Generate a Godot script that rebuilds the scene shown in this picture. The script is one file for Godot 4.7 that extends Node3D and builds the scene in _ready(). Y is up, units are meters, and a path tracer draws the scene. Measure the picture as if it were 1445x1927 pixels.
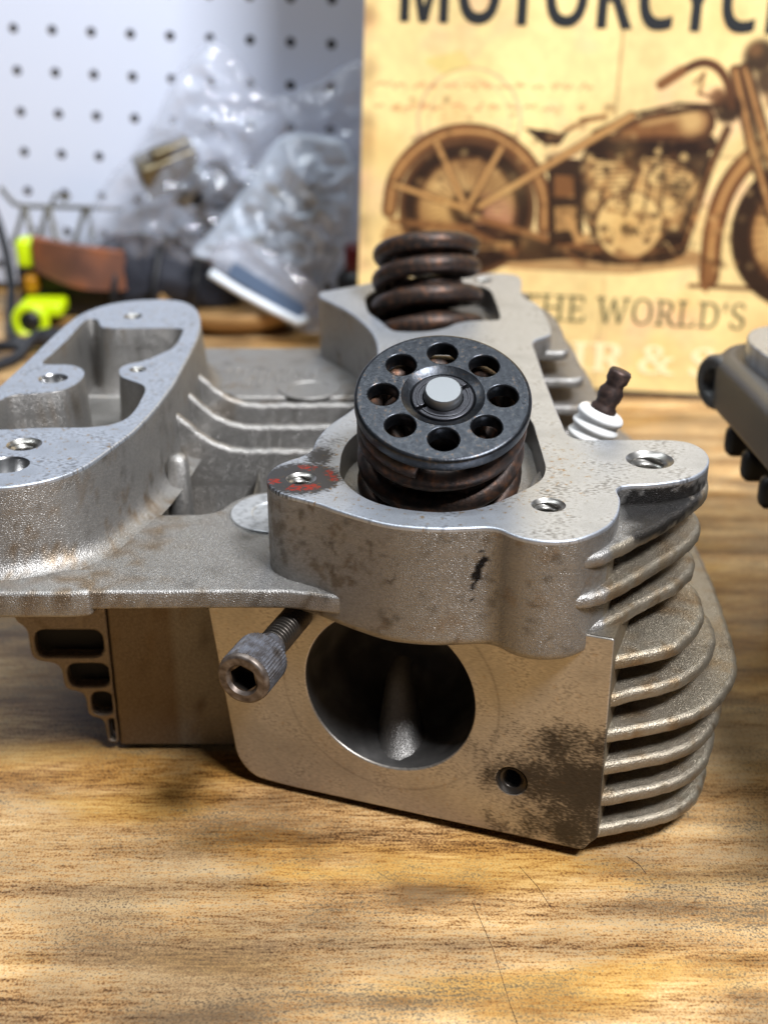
extends Node3D
# A motorcycle cylinder head on a wooden workbench. Shapes are given in millimetres and written in metres.
const MM := 0.001
const DECK := 71.2          # height of the machined rocker gasket face above the bench

var st: SurfaceTool
var frame := Transform3D()   # local millimetres to scene millimetres
var origin := Vector3.ZERO   # base of the thing being built, in millimetres
var uv_box := Rect2(0, 0, 1, 1)
var soiled := false          # lay dirt into the vertex colours
var rng := RandomNumberGenerator.new()
var dirt_a := FastNoiseLite.new()
var dirt_b := FastNoiseLite.new()
var dirt_c := FastNoiseLite.new()
var used := {}
var M := {}

# ------------------------------------------------------------------ set-up
func _ready() -> void:
	rng.seed = 7
	camera_and_light()
	for pair in [[dirt_a, 3, 0.035], [dirt_b, 5, 0.13], [dirt_c, 9, 0.45]]:
		pair[0].seed = pair[1]
		pair[0].frequency = pair[2]
		pair[0].fractal_octaves = 4
	make_materials()
	workbench()
	pegboard()
	cylinder_head()
	second_head()
	motorcycle_sign()
	clutter()

func camera_and_light() -> void:
	var cam := Camera3D.new()
	cam.name = "camera"
	var lens := CameraAttributesPhysical.new()
	lens.frustum_focal_length = 43.6
	lens.frustum_focus_distance = 0.243
	lens.exposure_aperture = 14.0
	lens.frustum_near = 0.01
	lens.frustum_far = 20.0
	cam.attributes = lens
	add_child(cam)
	cam.position = Vector3(0, 0.170, 0)
	cam.rotation_degrees = Vector3(-24.8, 0, 0)
	cam.keep_aspect = Camera3D.KEEP_HEIGHT
	cam.fov = 43.75
	cam.near = 0.01
	cam.far = 20.0
	cam.current = true

	var env := Environment.new()
	env.background_mode = Environment.BG_COLOR
	env.background_color = Color(0.22, 0.23, 0.25)
	env.tonemap_mode = Environment.TONE_MAPPER_LINEAR
	env.tonemap_exposure = 0.85
	env.sdfgi_enabled = true
	env.ssao_enabled = true
	env.ssil_enabled = true
	var we := WorldEnvironment.new()
	we.name = "environment"
	we.environment = env
	add_child(we)
	area_lamp("work_lamp", Vector3(0.34, 0.80, 0.13), Vector3(-0.20, 0.28, -0.70), Vector2(0.22, 0.20), 2.15, Color(0.98, 0.985, 1.0))
	area_lamp("shop_lamp", Vector3(-0.06, 0.95, -0.40), Vector3(-0.04, 0.0, -0.46), Vector2(1.0, 0.12), 0.72, Color(0.95, 0.98, 1.0))

func area_lamp(called: String, at: Vector3, target: Vector3, size: Vector2, energy: float, color: Color) -> void:
	var l := AreaLight3D.new()
	l.name = called
	l.area_size = size
	l.light_energy = energy
	l.light_color = color
	l.shadow_enabled = true
	l.area_range = 6.0
	l.area_attenuation = 2.0
	add_child(l)
	l.look_at_from_position(at, target, Vector3(0, 0, -1) if absf((target - at).normalized().y) > 0.95 else Vector3.UP)

# ------------------------------------------------------------------ naming
func numbered(called: String) -> String:
	var n: int = used.get(called, -1) + 1
	used[called] = n
	return called if n == 0 else "%s_%03d" % [called, n]

func tag(o: Node, label: String, category: String, group := "") -> void:
	o.set_meta("label", label)
	o.set_meta("category", category)
	if group != "":
		o.set_meta("group", group)

func thing(called: String, base: Vector3, label: String, category: String, group := "") -> Node3D:
	var o := Node3D.new()
	o.name = numbered(called)
	add_child(o)
	o.position = base * MM
	if called != "cylinder_head":
		o.position.y -= 0.0015       # the head stands on a low foot 1.5 mm high
	origin = base
	frame = Transform3D()
	soiled = false
	tag(o, label, category, group)
	return o

func begin() -> void:
	st = SurfaceTool.new()
	st.begin(Mesh.PRIMITIVE_TRIANGLES)

func done(called: String, material: Material, parent: Node, label := "") -> MeshInstance3D:
	st.generate_normals()
	var o := MeshInstance3D.new()
	o.name = called
	o.mesh = st.commit()
	o.material_override = material
	parent.add_child(o, true)
	if label != "":
		o.set_meta("label", label)
	return o

func copy_part(o: MeshInstance3D, called: String, parent: Node, shift_mm: Vector3) -> MeshInstance3D:
	var c := MeshInstance3D.new()
	c.name = called
	c.mesh = o.mesh
	c.material_override = o.material_override
	parent.add_child(c, true)
	c.position = shift_mm * MM
	return c

# ------------------------------------------------------------------ shape helpers
func soil(q: Vector3) -> Color:
	var a := dirt_a.get_noise_3dv(q)
	var b := dirt_b.get_noise_3dv(q)
	var c := dirt_c.get_noise_3dv(q)
	var col := Color(0.97, 0.97, 0.97) * (1.0 + 0.16 * a + 0.08 * c)
	var rust := smoothstep(0.24, 0.55, b + 0.4 * a + 0.45 * c)
	col = col.lerp(Color(0.66, 0.47, 0.27), 0.42 * rust)
	var grime := smoothstep(0.28, 0.60, dirt_b.get_noise_3dv(q * 1.3 + Vector3(70, 20, 9)) + 0.5 * c)
	col = col.lerp(Color(0.26, 0.24, 0.21), 0.5 * grime)
	if q.x > 41.0 and q.y < 67.0 and q.z > -300.0:
		col *= Color(1.0, 0.90, 0.73).lerp(Color(0.80, 0.60, 0.36), 0.6 * smoothstep(0.05, 0.4, b + 0.5 * c))
	# rust that ran down to the foot of the pushrod pad, oil along the front lip of the plate
	if q.x < -46.0 and q.z > -262.0 and q.y < 62.0:
		col = col.lerp(Color(0.60, 0.42, 0.24), 0.6 * smoothstep(0.05, 0.42, 0.7 * b + 0.6 * c + 0.03 * (58.0 - q.y)))
	if q.z > -219.0 and q.y < 53.0 and q.x < -10.0:
		col = col.lerp(Color(0.38, 0.33, 0.27), 0.5 * smoothstep(-0.1, 0.4, b + 0.7 * c))
	# the black run down the front wall, a dark patch under the ear, brown oil on the boss
	var run := Vector2((q.x - 17.2 - (q.y - 62.0) * 0.20) / (0.5 + 0.12 * (q.y - 58.0)), (q.y - 62.3) / 3.9).length()
	if q.z > -215.0 and run < 1.6:
		col = col.lerp(Color(0.035, 0.035, 0.04), smoothstep(1.05, 0.75, run + 1.1 * c + 0.5 * b))
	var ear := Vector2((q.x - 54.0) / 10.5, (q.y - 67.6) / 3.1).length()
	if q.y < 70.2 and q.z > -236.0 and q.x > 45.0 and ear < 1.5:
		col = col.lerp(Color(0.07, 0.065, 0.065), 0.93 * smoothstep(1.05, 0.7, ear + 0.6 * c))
	if q.x < 2.0 and q.x > -26.0 and q.z > -240.0 and q.y < 70.5:
		col = col.lerp(Color(0.26, 0.20, 0.15), 0.42 * smoothstep(0.0, 0.6, 0.6 * b + 1.1 * c + 0.15 - absf(q.y - 62.0) * 0.02))
	col.a = 1.0
	return col

func put(p: Vector3, uv := Vector2.ZERO) -> void:
	var q := frame * p
	st.set_color(soil(q) if soiled else Color.WHITE)
	st.set_uv(uv)
	st.add_vertex((q - origin) * MM)

func flat_uv(p: Vector3) -> Vector2:
	return Vector2((p.x - uv_box.position.x) / uv_box.size.x, (p.z - uv_box.position.y) / uv_box.size.y)

func tri(a: Vector3, b: Vector3, c: Vector3, out: Vector3) -> void:
	if (a - c).cross(a - b).dot(out) < 0.0:
		var t := b
		b = c
		c = t
	put(a, flat_uv(a))
	put(b, flat_uv(b))
	put(c, flat_uv(c))

func quad(a: Vector3, b: Vector3, c: Vector3, d: Vector3, out: Vector3) -> void:
	tri(a, b, c, out)
	tri(a, c, d, out)

func curve(pts: Array, step := 1.2, closed := true) -> PackedVector2Array:
	# centripetal Catmull-Rom through the points
	var out := PackedVector2Array()
	var n := pts.size()
	for i in (n if closed else n - 1):
		var p1: Vector2 = pts[i]
		var p2: Vector2 = pts[(i + 1) % n]
		var p0: Vector2 = pts[(i - 1 + n) % n] if closed or i > 0 else p1 * 2.0 - p2
		var p3: Vector2 = pts[(i + 2) % n] if closed or i + 2 < n else p2 * 2.0 - p1
		var t1 := sqrt(maxf(p0.distance_to(p1), 0.01))
		var t2 := t1 + sqrt(maxf(p1.distance_to(p2), 0.01))
		var t3 := t2 + sqrt(maxf(p2.distance_to(p3), 0.01))
		var steps := maxi(1, int(ceil(p1.distance_to(p2) / step)))
		for k in steps:
			var t := lerpf(t1, t2, float(k) / steps)
			var a1 := p0 * ((t1 - t) / t1) + p1 * (t / t1)
			var a2 := p1 * ((t2 - t) / (t2 - t1)) + p2 * ((t - t1) / (t2 - t1))
			var a3 := p2 * ((t3 - t) / (t3 - t2)) + p3 * ((t - t2) / (t3 - t2))
			var b1 := a1 * ((t2 - t) / t2) + a2 * (t / t2)
			var b2 := a2 * ((t3 - t) / (t3 - t1)) + a3 * ((t - t1) / (t3 - t1))
			out.append(b1 * ((t2 - t) / (t2 - t1)) + b2 * ((t - t1) / (t2 - t1)))
	if not closed:
		out.append(pts[n - 1])
	return out

func rounded(pts: Array, r := 1.5, seg := 4) -> PackedVector2Array:
	# straight polygon with rounded corners; r may be one number or a list
	var out := PackedVector2Array()
	var n := pts.size()
	for i in n:
		var p: Vector2 = pts[i]
		var a: Vector2 = pts[(i - 1 + n) % n]
		var b: Vector2 = pts[(i + 1) % n]
		var rr := minf(r, 0.45 * minf(p.distance_to(a), p.distance_to(b)))
		var s := p + (a - p).normalized() * rr
		var e := p + (b - p).normalized() * rr
		for k in seg + 1:
			var t := float(k) / seg
			out.append(s.lerp(p, t).lerp(p.lerp(e, t), t))
	return out

func divided(loop: PackedVector2Array, step := 1.5) -> PackedVector2Array:
	var out := PackedVector2Array()
	for i in loop.size():
		var a := loop[i]
		var b := loop[(i + 1) % loop.size()]
		var n := maxi(1, int(ceil(a.distance_to(b) / step)))
		for k in n:
			out.append(a.lerp(b, float(k) / n))
	return out

func circle(c: Vector2, r: float, n := 40) -> PackedVector2Array:
	var out := PackedVector2Array()
	for k in n:
		out.append(c + Vector2.from_angle(TAU * k / n) * r)
	return out

func area_of(loop: PackedVector2Array) -> float:
	var s := 0.0
	for i in loop.size():
		s += loop[i].cross(loop[(i + 1) % loop.size()])
	return s * 0.5

func counter(loop: PackedVector2Array) -> PackedVector2Array:
	if area_of(loop) < 0.0:
		var l := loop.duplicate()
		l.reverse()
		return l
	return loop

func normals_of(loop: PackedVector2Array) -> PackedVector2Array:
	var out := PackedVector2Array()
	var n := loop.size()
	for i in n:
		var d1 := (loop[i] - loop[(i - 1 + n) % n]).normalized()
		var d2 := (loop[(i + 1) % n] - loop[i]).normalized()
		var m := Vector2(d1.y + d2.y, -d1.x - d2.x).normalized()
		var k := maxf(0.45, m.dot(Vector2(d1.y, -d1.x)))
		out.append(m / k)
	return out

func band(loop: PackedVector2Array, nrm: PackedVector2Array, profile: PackedVector2Array, inward: bool, smooth := true) -> void:
	# walls: profile entries are (offset along the outline's normal, height)
	st.set_smooth_group(1 if smooth else -1)
	var n := loop.size()
	var s := -1.0 if inward else 1.0
	for k in profile.size() - 1:
		var p := profile[k]
		var q := profile[k + 1]
		for i in n:
			var j := (i + 1) % n
			var a := loop[i] + nrm[i] * p.x
			var b := loop[j] + nrm[j] * p.x
			var c := loop[j] + nrm[j] * q.x
			var d := loop[i] + nrm[i] * q.x
			var out := Vector3(nrm[i].x * s, 0.0, nrm[i].y * s) * absf(p.y - q.y) + Vector3.UP * (q.x - p.x) * s
			quad(Vector3(a.x, p.y, a.y), Vector3(b.x, p.y, b.y), Vector3(c.x, q.y, c.y), Vector3(d.x, q.y, d.y), out)

func cap(loops: Array, y: float, up := true, extra := PackedVector2Array()) -> void:
	# loops[0] is the outline, the others are holes; all are finely divided
	st.set_smooth_group(-1)
	var pts := PackedVector2Array()
	for l in loops:
		pts.append_array(l)
	pts.append_array(extra)
	var loose := PackedVector2Array()      # a hair of jitter: points on one circle have no unique triangulation
	for k in pts.size():
		loose.append(pts[k] + Vector2(fmod(k * 0.6180339, 1.0) - 0.5, fmod(k * 0.7548776, 1.0) - 0.5) * 0.004)
	var idx := Geometry2D.triangulate_delaunay(loose)
	var out := Vector3.UP if up else Vector3.DOWN
	for k in idx.size() / 3:
		var a := pts[idx[k * 3]]
		var b := pts[idx[k * 3 + 1]]
		var c := pts[idx[k * 3 + 2]]
		var m := (a + b + c) / 3.0
		if absf((b - a).cross(c - a)) < 1e-5 or not Geometry2D.is_point_in_polygon(m, loops[0]):
			continue
		var inside := true
		for h in range(1, loops.size()):
			if Geometry2D.is_point_in_polygon(m, loops[h]):
				inside = false
				break
		if inside:
			tri(Vector3(a.x, y, a.y), Vector3(b.x, y, b.y), Vector3(c.x, y, c.y), out)

func moved(loop: PackedVector2Array, nrm: PackedVector2Array, d: float) -> PackedVector2Array:
	var out := PackedVector2Array()
	for i in loop.size():
		out.append(loop[i] + nrm[i] * d)
	return out

func edge_profile(yt: float, yb: float, bev: float, draft := 0.0, flare := 0.0, rows := 1, bottom_bev := 0.0) -> PackedVector2Array:
	var pr := PackedVector2Array()
	for k in 4:
		var a := PI / 2.0 * k / 3.0
		pr.append(Vector2(-bev + bev * sin(a), yt - bev + bev * cos(a)))
	var low := yb + flare + bottom_bev
	for k in range(1, rows + 1):
		var t := float(k) / rows
		pr.append(Vector2(draft * t, lerpf(yt - bev, low, t)))
	if flare > 0.0:
		for k in range(1, 6):
			var a := PI / 2.0 * k / 5.0
			pr.append(Vector2(draft + flare * (1.0 - cos(a)), yb + flare * (1.0 - sin(a))))
	if bottom_bev > 0.0:
		for k in range(1, 4):
			var a := PI / 2.0 * k / 3.0
			pr.append(Vector2(draft - bottom_bev * (1.0 - cos(a)), yb + bottom_bev * (1.0 - sin(a))))
	return pr

func slab(outline: PackedVector2Array, holes: Array, yt: float, yb: float, bev := 0.4, opt := {}) -> void:
	# an extruded outline with rounded top edge, holes, optional draft, flare and underside
	var o := counter(outline)
	var n := normals_of(o)
	var pr := edge_profile(yt, yb, bev, opt.get("draft", 0.0), opt.get("flare", 0.0), opt.get("rows", 1), opt.get("low", 0.0))
	band(o, n, pr, false, opt.get("smooth", true))
	var loops := [moved(o, n, -bev)]
	for h in holes:
		var hl := counter(h)
		var hn := normals_of(hl)
		var hb: float = opt.get("hole_bev", bev)
		var down: float = opt.get("hole_down", yb)
		var hp := PackedVector2Array([Vector2(hb, yt), Vector2(hb * 0.3, yt - hb * 0.3), Vector2(0, yt - hb)])
		for k in range(1, opt.get("hole_rows", 1) + 1):
			hp.append(Vector2(0, lerpf(yt - hb, down, float(k) / opt.get("hole_rows", 1))))
		band(hl, hn, hp, true)
		loops.append(moved(hl, hn, hb))
	if opt.get("top", true):
		cap(loops, yt, true, opt.get("extra", PackedVector2Array()))
	if opt.get("under", false):
		var lo: float = opt.get("low", 0.0)
		var b := [moved(o, n, opt.get("draft", 0.0) + opt.get("flare", 0.0) - lo)]
		for h in holes:
			b.append(counter(h))
		cap(b, yb, false)

func plug_of(loop: PackedVector2Array, y: float, up := true) -> void:
	cap([counter(loop)], y, up)

func rows_surface(rows: Array, closed: bool, flip := false, smooth := true, uvs := false) -> void:
	st.set_smooth_group(1 if smooth else -1)
	var n: int = rows[0].size()
	for i in rows.size() - 1:
		var r0: PackedVector3Array = rows[i]
		var r1: PackedVector3Array = rows[i + 1]
		for j in (n if closed else n - 1):
			var k := (j + 1) % n
			var q := [r0[j], r0[k], r1[k], r0[j], r1[k], r1[j]]
			var u := [Vector2(j, i), Vector2(j + 1, i), Vector2(j + 1, i + 1), Vector2(j, i), Vector2(j + 1, i + 1), Vector2(j, i + 1)]
			var order := [0, 2, 1, 3, 5, 4] if flip else [0, 1, 2, 3, 4, 5]
			for m in order:
				put(q[m], Vector2(u[m].x / n, u[m].y / (rows.size() - 1)) if uvs else Vector2.ZERO)

func lathe(profile: Array, seg := 40, smooth := true, ripple := 0.0, ripples := 0) -> void:
	# profile: (radius, height) about the local y axis
	var rows := []
	for p in profile:
		var r := PackedVector3Array()
		for k in seg:
			var a := TAU * k / seg
			var rad: float = p.x + (ripple * cos(a * ripples) if ripples > 0 else 0.0)
			r.append(Vector3(cos(a) * rad, p.y, sin(a) * rad))
		rows.append(r)
	rows_surface(rows, true, false, smooth)

func thread_in(c: Vector2, r: float, yt: float, depth: float, pitch: float, chamfer: float) -> void:
	# a tapped hole going down from yt with a countersunk rim
	var rows := []
	var n := 36
	var levels := int(depth / pitch * 8.0)
	for k in range(-2, levels + 1):
		var row := PackedVector3Array()
		for i in n:
			var a := TAU * i / n
			var y := yt - chamfer - pitch * k / 8.0
			var rad := r
			if k == -2:
				y = yt
				rad = r + chamfer
			elif k == -1:
				y = yt - chamfer * 0.9
				rad = r + chamfer * 0.1
			else:
				rad = r - 0.30 * pitch * (1.0 + cos(TAU * k / 8.0 - a)) + 0.12
			row.append(Vector3(c.x + cos(a) * rad, y, c.y + sin(a) * rad))
		rows.append(row)
	rows_surface(rows, true, true)

func tube(path: PackedVector3Array, r: float, seg := 12, ends := true, radii := PackedFloat32Array()) -> void:
	var rows := []
	var up := Vector3.UP
	for i in path.size():
		var d := (path[mini(i + 1, path.size() - 1)] - path[maxi(i - 1, 0)]).normalized()
		if absf(d.dot(up)) > 0.95:
			up = Vector3.RIGHT if absf(d.x) < 0.9 else Vector3.BACK
		var x := d.cross(up).normalized()
		up = x.cross(d).normalized()
		var rr := radii[i] if radii.size() > i else r
		var row := PackedVector3Array()
		for k in seg:
			var a := TAU * k / seg
			row.append(path[i] + (x * cos(a) + up * sin(a)) * rr)
		rows.append(row)
	if ends:
		for e in 2:
			var c := path[0] if e == 0 else path[path.size() - 1]
			var row := PackedVector3Array()
			for k in seg:
				row.append(c)
			if e == 0:
				rows.push_front(row)
			else:
				rows.append(row)
	rows_surface(rows, true)

func spline3(pts: Array, per := 10) -> PackedVector3Array:
	var out := PackedVector3Array()
	for i in pts.size() - 1:
		var p0: Vector3 = pts[maxi(i - 1, 0)]
		var p1: Vector3 = pts[i]
		var p2: Vector3 = pts[i + 1]
		var p3: Vector3 = pts[mini(i + 2, pts.size() - 1)]
		for k in per:
			out.append(p1.cubic_interpolate(p2, p0, p3, float(k) / per))
	out.append(pts[pts.size() - 1])
	return out

func block(c: Vector3, s: Vector3, r := 1.0) -> void:
	# a rounded box: plan outline with rounded corners and rounded top and bottom edges
	var h := s * 0.5
	var o := rounded([Vector2(c.x - h.x, c.z - h.z), Vector2(c.x + h.x, c.z - h.z), Vector2(c.x + h.x, c.z + h.z), Vector2(c.x - h.x, c.z + h.z)], r * 1.6, 4)
	slab(o, [], c.y + h.y, c.y - h.y, r, {"low": r, "under": true})

func mirrored(pts: Array) -> Array:
	# the far half of the head mirrors the near half
	var out := []
	for p in pts:
		out.append(Vector2(p.x, -592.0 - p.y))
	out.reverse()
	return out

func V(list: Array) -> Array:
	var out := []
	for k in list.size() / 2:
		out.append(Vector2(list[k * 2], list[k * 2 + 1]))
	return out

# ------------------------------------------------------------------ materials
func ramp_of(stops: Array) -> Gradient:
	var g := Gradient.new()
	var offs := PackedFloat32Array()
	var cols := PackedColorArray()
	for s in stops:
		offs.append(s[0])
		cols.append(s[1])
	g.offsets = offs
	g.colors = cols
	return g

func noise_tex(sd: int, freq: float, stops: Array, size := 512, kind := FastNoiseLite.TYPE_SIMPLEX_SMOOTH, octaves := 5, stretch := Vector2i.ONE) -> ImageTexture:
	var n := FastNoiseLite.new()
	n.seed = sd
	n.frequency = freq
	n.noise_type = kind
	n.fractal_octaves = octaves
	var im := n.get_seamless_image(size / stretch.x, size / stretch.y, false, false, 0.15, true)
	im.resize(size, size, Image.INTERPOLATE_CUBIC)
	im.convert(Image.FORMAT_L8)
	var src := im.get_data()
	var lut := PackedByteArray()
	var g := ramp_of(stops)
	for i in 256:
		var c := g.sample(i / 255.0)
		lut.append_array([c.r8, c.g8, c.b8])
	var dst := PackedByteArray()
	dst.resize(size * size * 3)
	var p := 0
	for v in src:
		var q := v * 3
		dst[p] = lut[q]
		dst[p + 1] = lut[q + 1]
		dst[p + 2] = lut[q + 2]
		p += 3
	return ImageTexture.create_from_image(Image.create_from_data(size, size, false, Image.FORMAT_RGB8, dst))

func grey(v: float) -> Color:
	return Color(v, v, v)

func mat(called: String, c: Color, metal: float, rough: float) -> StandardMaterial3D:
	var m := StandardMaterial3D.new()
	m.resource_name = called
	m.albedo_color = c
	m.metallic = metal
	m.roughness = rough
	m.cull_mode = BaseMaterial3D.CULL_DISABLED
	M[called] = m
	return m

func lay(m: StandardMaterial3D, tex: Texture2D, scale: float) -> void:
	m.albedo_texture = tex
	m.uv1_triplanar = true
	m.uv1_scale = Vector3.ONE * scale

func relief(m: StandardMaterial3D, tex: Texture2D, cm: float) -> void:
	m.heightmap_enabled = true
	m.heightmap_texture = tex
	m.heightmap_scale = cm

func overlay(m: StandardMaterial3D, tex: Texture2D, scale: float) -> void:
	m.detail_enabled = true
	m.detail_albedo = tex
	m.detail_blend_mode = BaseMaterial3D.BLEND_MODE_MUL
	m.detail_uv_layer = BaseMaterial3D.DETAIL_UV_2
	m.uv2_triplanar = true
	m.uv2_scale = Vector3.ONE * scale

func make_materials() -> void:
	var grain := noise_tex(11, 0.11, [[0.0, grey(0.0)], [1.0, grey(1.0)]], 512, FastNoiseLite.TYPE_SIMPLEX_SMOOTH, 3)
	var rough_map := noise_tex(12, 0.02, [[0.0, grey(0.75)], [0.5, grey(0.95)], [1.0, grey(1.0)]])
	var cast_tone := noise_tex(13, 0.045, [[0.0, grey(0.57)], [0.5, grey(0.645)], [1.0, Color(0.72, 0.72, 0.715)]])

	var cast := mat("cast aluminium", Color(0.925, 0.91, 0.89), 0.80, 0.47)
	lay(cast, cast_tone, 52.0)
	relief(cast, grain, 0.018)
	cast.roughness_texture = rough_map
	cast.vertex_color_use_as_albedo = true

	var brown := mat("heat browned aluminium", Color(0.78, 0.745, 0.69), 0.75, 0.50)
	lay(brown, cast_tone, 48.0)
	relief(brown, grain, 0.010)
	brown.vertex_color_use_as_albedo = true

	var bright := mat("bright machined metal", Color(0.80, 0.80, 0.80), 1.0, 0.28)
	lay(bright, noise_tex(14, 0.03, [[0.0, grey(0.75)], [1.0, grey(1.0)]], 256), 60.0)

	var spot := mat("spot faced aluminium", Color(0.78, 0.79, 0.80), 0.75, 0.5)
	lay(spot, rough_map, 40.0)
	var oily := mat("oily pocket wall", Color(0.36, 0.34, 0.32), 0.6, 0.42)
	lay(oily, rough_map, 40.0)
	mat("bright steel tip", Color(0.52, 0.53, 0.54), 0.9, 0.46)
	mat("worn thread metal", Color(0.62, 0.61, 0.59), 0.95, 0.34)

	var dark_bore := mat("sooted port wall", Color(0.52, 0.51, 0.50), 0.4, 0.40)
	lay(dark_bore, noise_tex(15, 0.02, [[0.0, grey(0.45)], [0.5, grey(0.65)], [1.0, grey(1.0)]], 256), 20.0)

	var spring := mat("rusty spring steel", Color(0.95, 0.95, 0.95), 0.55, 0.46)
	lay(spring, noise_tex(16, 0.03, [[0.0, Color(0.12, 0.11, 0.105)], [0.42, Color(0.21, 0.175, 0.16)], [0.60, Color(0.29, 0.22, 0.185)], [0.76, Color(0.40, 0.27, 0.19)], [1.0, Color(0.50, 0.33, 0.21)]]), 24.0)
	relief(spring, grain, 0.006)

	var oxide := mat("black oxide steel", Color(0.95, 0.97, 1.0), 0.75, 0.36)
	oxide.metallic = 0.85
	lay(oxide, noise_tex(17, 0.05, [[0.0, Color(0.15, 0.155, 0.165)], [0.62, Color(0.225, 0.23, 0.24)], [0.74, Color(0.27, 0.27, 0.27)], [0.82, Color(0.36, 0.29, 0.24)], [1.0, Color(0.46, 0.35, 0.27)]]), 26.0)
	oxide.roughness_texture = rough_map
	relief(oxide, grain, 0.003)
	var keeper := mat("black keeper steel", Color(0.20, 0.20, 0.215), 0.8, 0.34)
	relief(keeper, grain, 0.002)
	keeper.uv1_triplanar = true
	keeper.uv1_scale = Vector3.ONE * 40.0

	var black_paint := mat("black painted aluminium", Color(0.345, 0.345, 0.345), 0.45, 0.38)
	relief(black_paint, grain, 0.012)
	black_paint.uv1_triplanar = true
	black_paint.uv1_scale = Vector3.ONE * 28.0

	var zinc := mat("zinc plated steel", Color(0.95, 0.96, 1.0), 0.85, 0.38)
	lay(zinc, noise_tex(18, 0.03, [[0.0, Color(0.32, 0.27, 0.23)], [0.40, Color(0.50, 0.48, 0.46)], [0.55, Color(0.60, 0.60, 0.61)], [1.0, Color(0.74, 0.75, 0.76)]], 256), 50.0)
	var bolt_rust := mat("rusty bolt steel", Color(1, 1, 1), 0.7, 0.45)
	lay(bolt_rust, noise_tex(19, 0.03, [[0.0, Color(0.22, 0.18, 0.155)], [0.5, Color(0.40, 0.36, 0.33)], [1.0, Color(0.56, 0.53, 0.51)]], 256), 60.0)
	mat("oily black steel", Color(0.25, 0.23, 0.21), 0.75, 0.38)
	var porcelain := mat("white porcelain", Color(0.90, 0.90, 0.89), 0.0, 0.22)
	porcelain.clearcoat_enabled = true
	porcelain.clearcoat = 0.6
	var terminal := mat("brown terminal steel", Color(1, 1, 1), 0.5, 0.5)
	lay(terminal, noise_tex(20, 0.03, [[0.0, Color(0.14, 0.11, 0.10)], [0.6, Color(0.26, 0.20, 0.18)], [1.0, Color(0.40, 0.30, 0.25)]], 256), 60.0)

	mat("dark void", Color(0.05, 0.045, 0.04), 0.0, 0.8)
	var white_board := mat("white hardboard", Color(0.86, 0.895, 0.97), 0.0, 0.32)
	white_board.uv1_triplanar = true
	relief(white_board, grain, 0.002)
	white_board.uv1_scale = Vector3.ONE * 12.0
	mat("hardboard core", Color(0.34, 0.27, 0.17), 0.0, 0.8)
	mat("sign edge", Color(0.22, 0.14, 0.10), 0.0, 0.7)
	mat("black ink", Color(0.075, 0.085, 0.10), 0.0, 0.55)
	mat("olive ink", Color(0.37, 0.36, 0.24), 0.0, 0.6)
	mat("cream ink", Color(0.97, 0.90, 0.71), 0.0, 0.6)
	mat("wire steel", Color(0.42, 0.41, 0.38), 0.5, 0.4)
	mat("neon plastic", Color(0.80, 0.91, 0.04), 0.0, 0.38)
	mat("amber plastic", Color(0.62, 0.42, 0.03), 0.0, 0.4)
	mat("black plastic", Color(0.09, 0.09, 0.10), 0.0, 0.45)
	mat("black rubber", Color(0.10, 0.105, 0.125), 0.0, 0.5)
	var leather := mat("rusty brown steel", Color(1, 1, 1), 0.1, 0.6)
	lay(leather, noise_tex(21, 0.015, [[0.0, Color(0.30, 0.20, 0.17)], [0.5, Color(0.45, 0.29, 0.22)], [0.75, Color(0.58, 0.33, 0.18)], [1.0, Color(0.66, 0.40, 0.22)]], 256), 9.0)
	mat("navy cloth", Color(0.15, 0.16, 0.20), 0.0, 0.8)
	var dish := mat("tan wood", Color(1, 1, 1), 0.0, 0.5)
	lay(dish, noise_tex(22, 0.02, [[0.0, Color(0.58, 0.44, 0.27)], [1.0, Color(0.74, 0.59, 0.39)]], 256), 8.0)
	var film := mat("clear film", Color(0.90, 0.93, 1.0, 0.18), 0.0, 0.06)
	film.metallic_specular = 0.75
	film.transparency = BaseMaterial3D.TRANSPARENCY_ALPHA
	var milky := mat("milky film", Color(0.88, 0.93, 1.0, 0.46), 0.0, 0.18)
	milky.transparency = BaseMaterial3D.TRANSPARENCY_ALPHA
	milky.metallic_specular = 0.8
	mat("white band", Color(0.88, 0.91, 0.94), 0.0, 0.35)
	mat("blue label", Color(0.30, 0.37, 0.47), 0.0, 0.4)
	mat("brass", Color(0.45, 0.41, 0.32), 0.85, 0.34)
	mat("steel part", Color(0.50, 0.52, 0.55), 0.9, 0.30)
	mat("dark part", Color(0.12, 0.12, 0.13), 0.4, 0.4)

# ------------------------------------------------------------------ painted surfaces
func noise_bytes(sd: int, freq: float, w: int, h: int, octaves := 4, stretch := Vector2i.ONE) -> PackedByteArray:
	var n := FastNoiseLite.new()
	n.seed = sd
	n.frequency = freq
	n.fractal_octaves = octaves
	var im := n.get_image(w / stretch.x, h / stretch.y, false, false, true)
	if stretch != Vector2i.ONE:
		im.resize(w, h, Image.INTERPOLATE_CUBIC)
	im.convert(Image.FORMAT_L8)
	return im.get_data()

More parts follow.
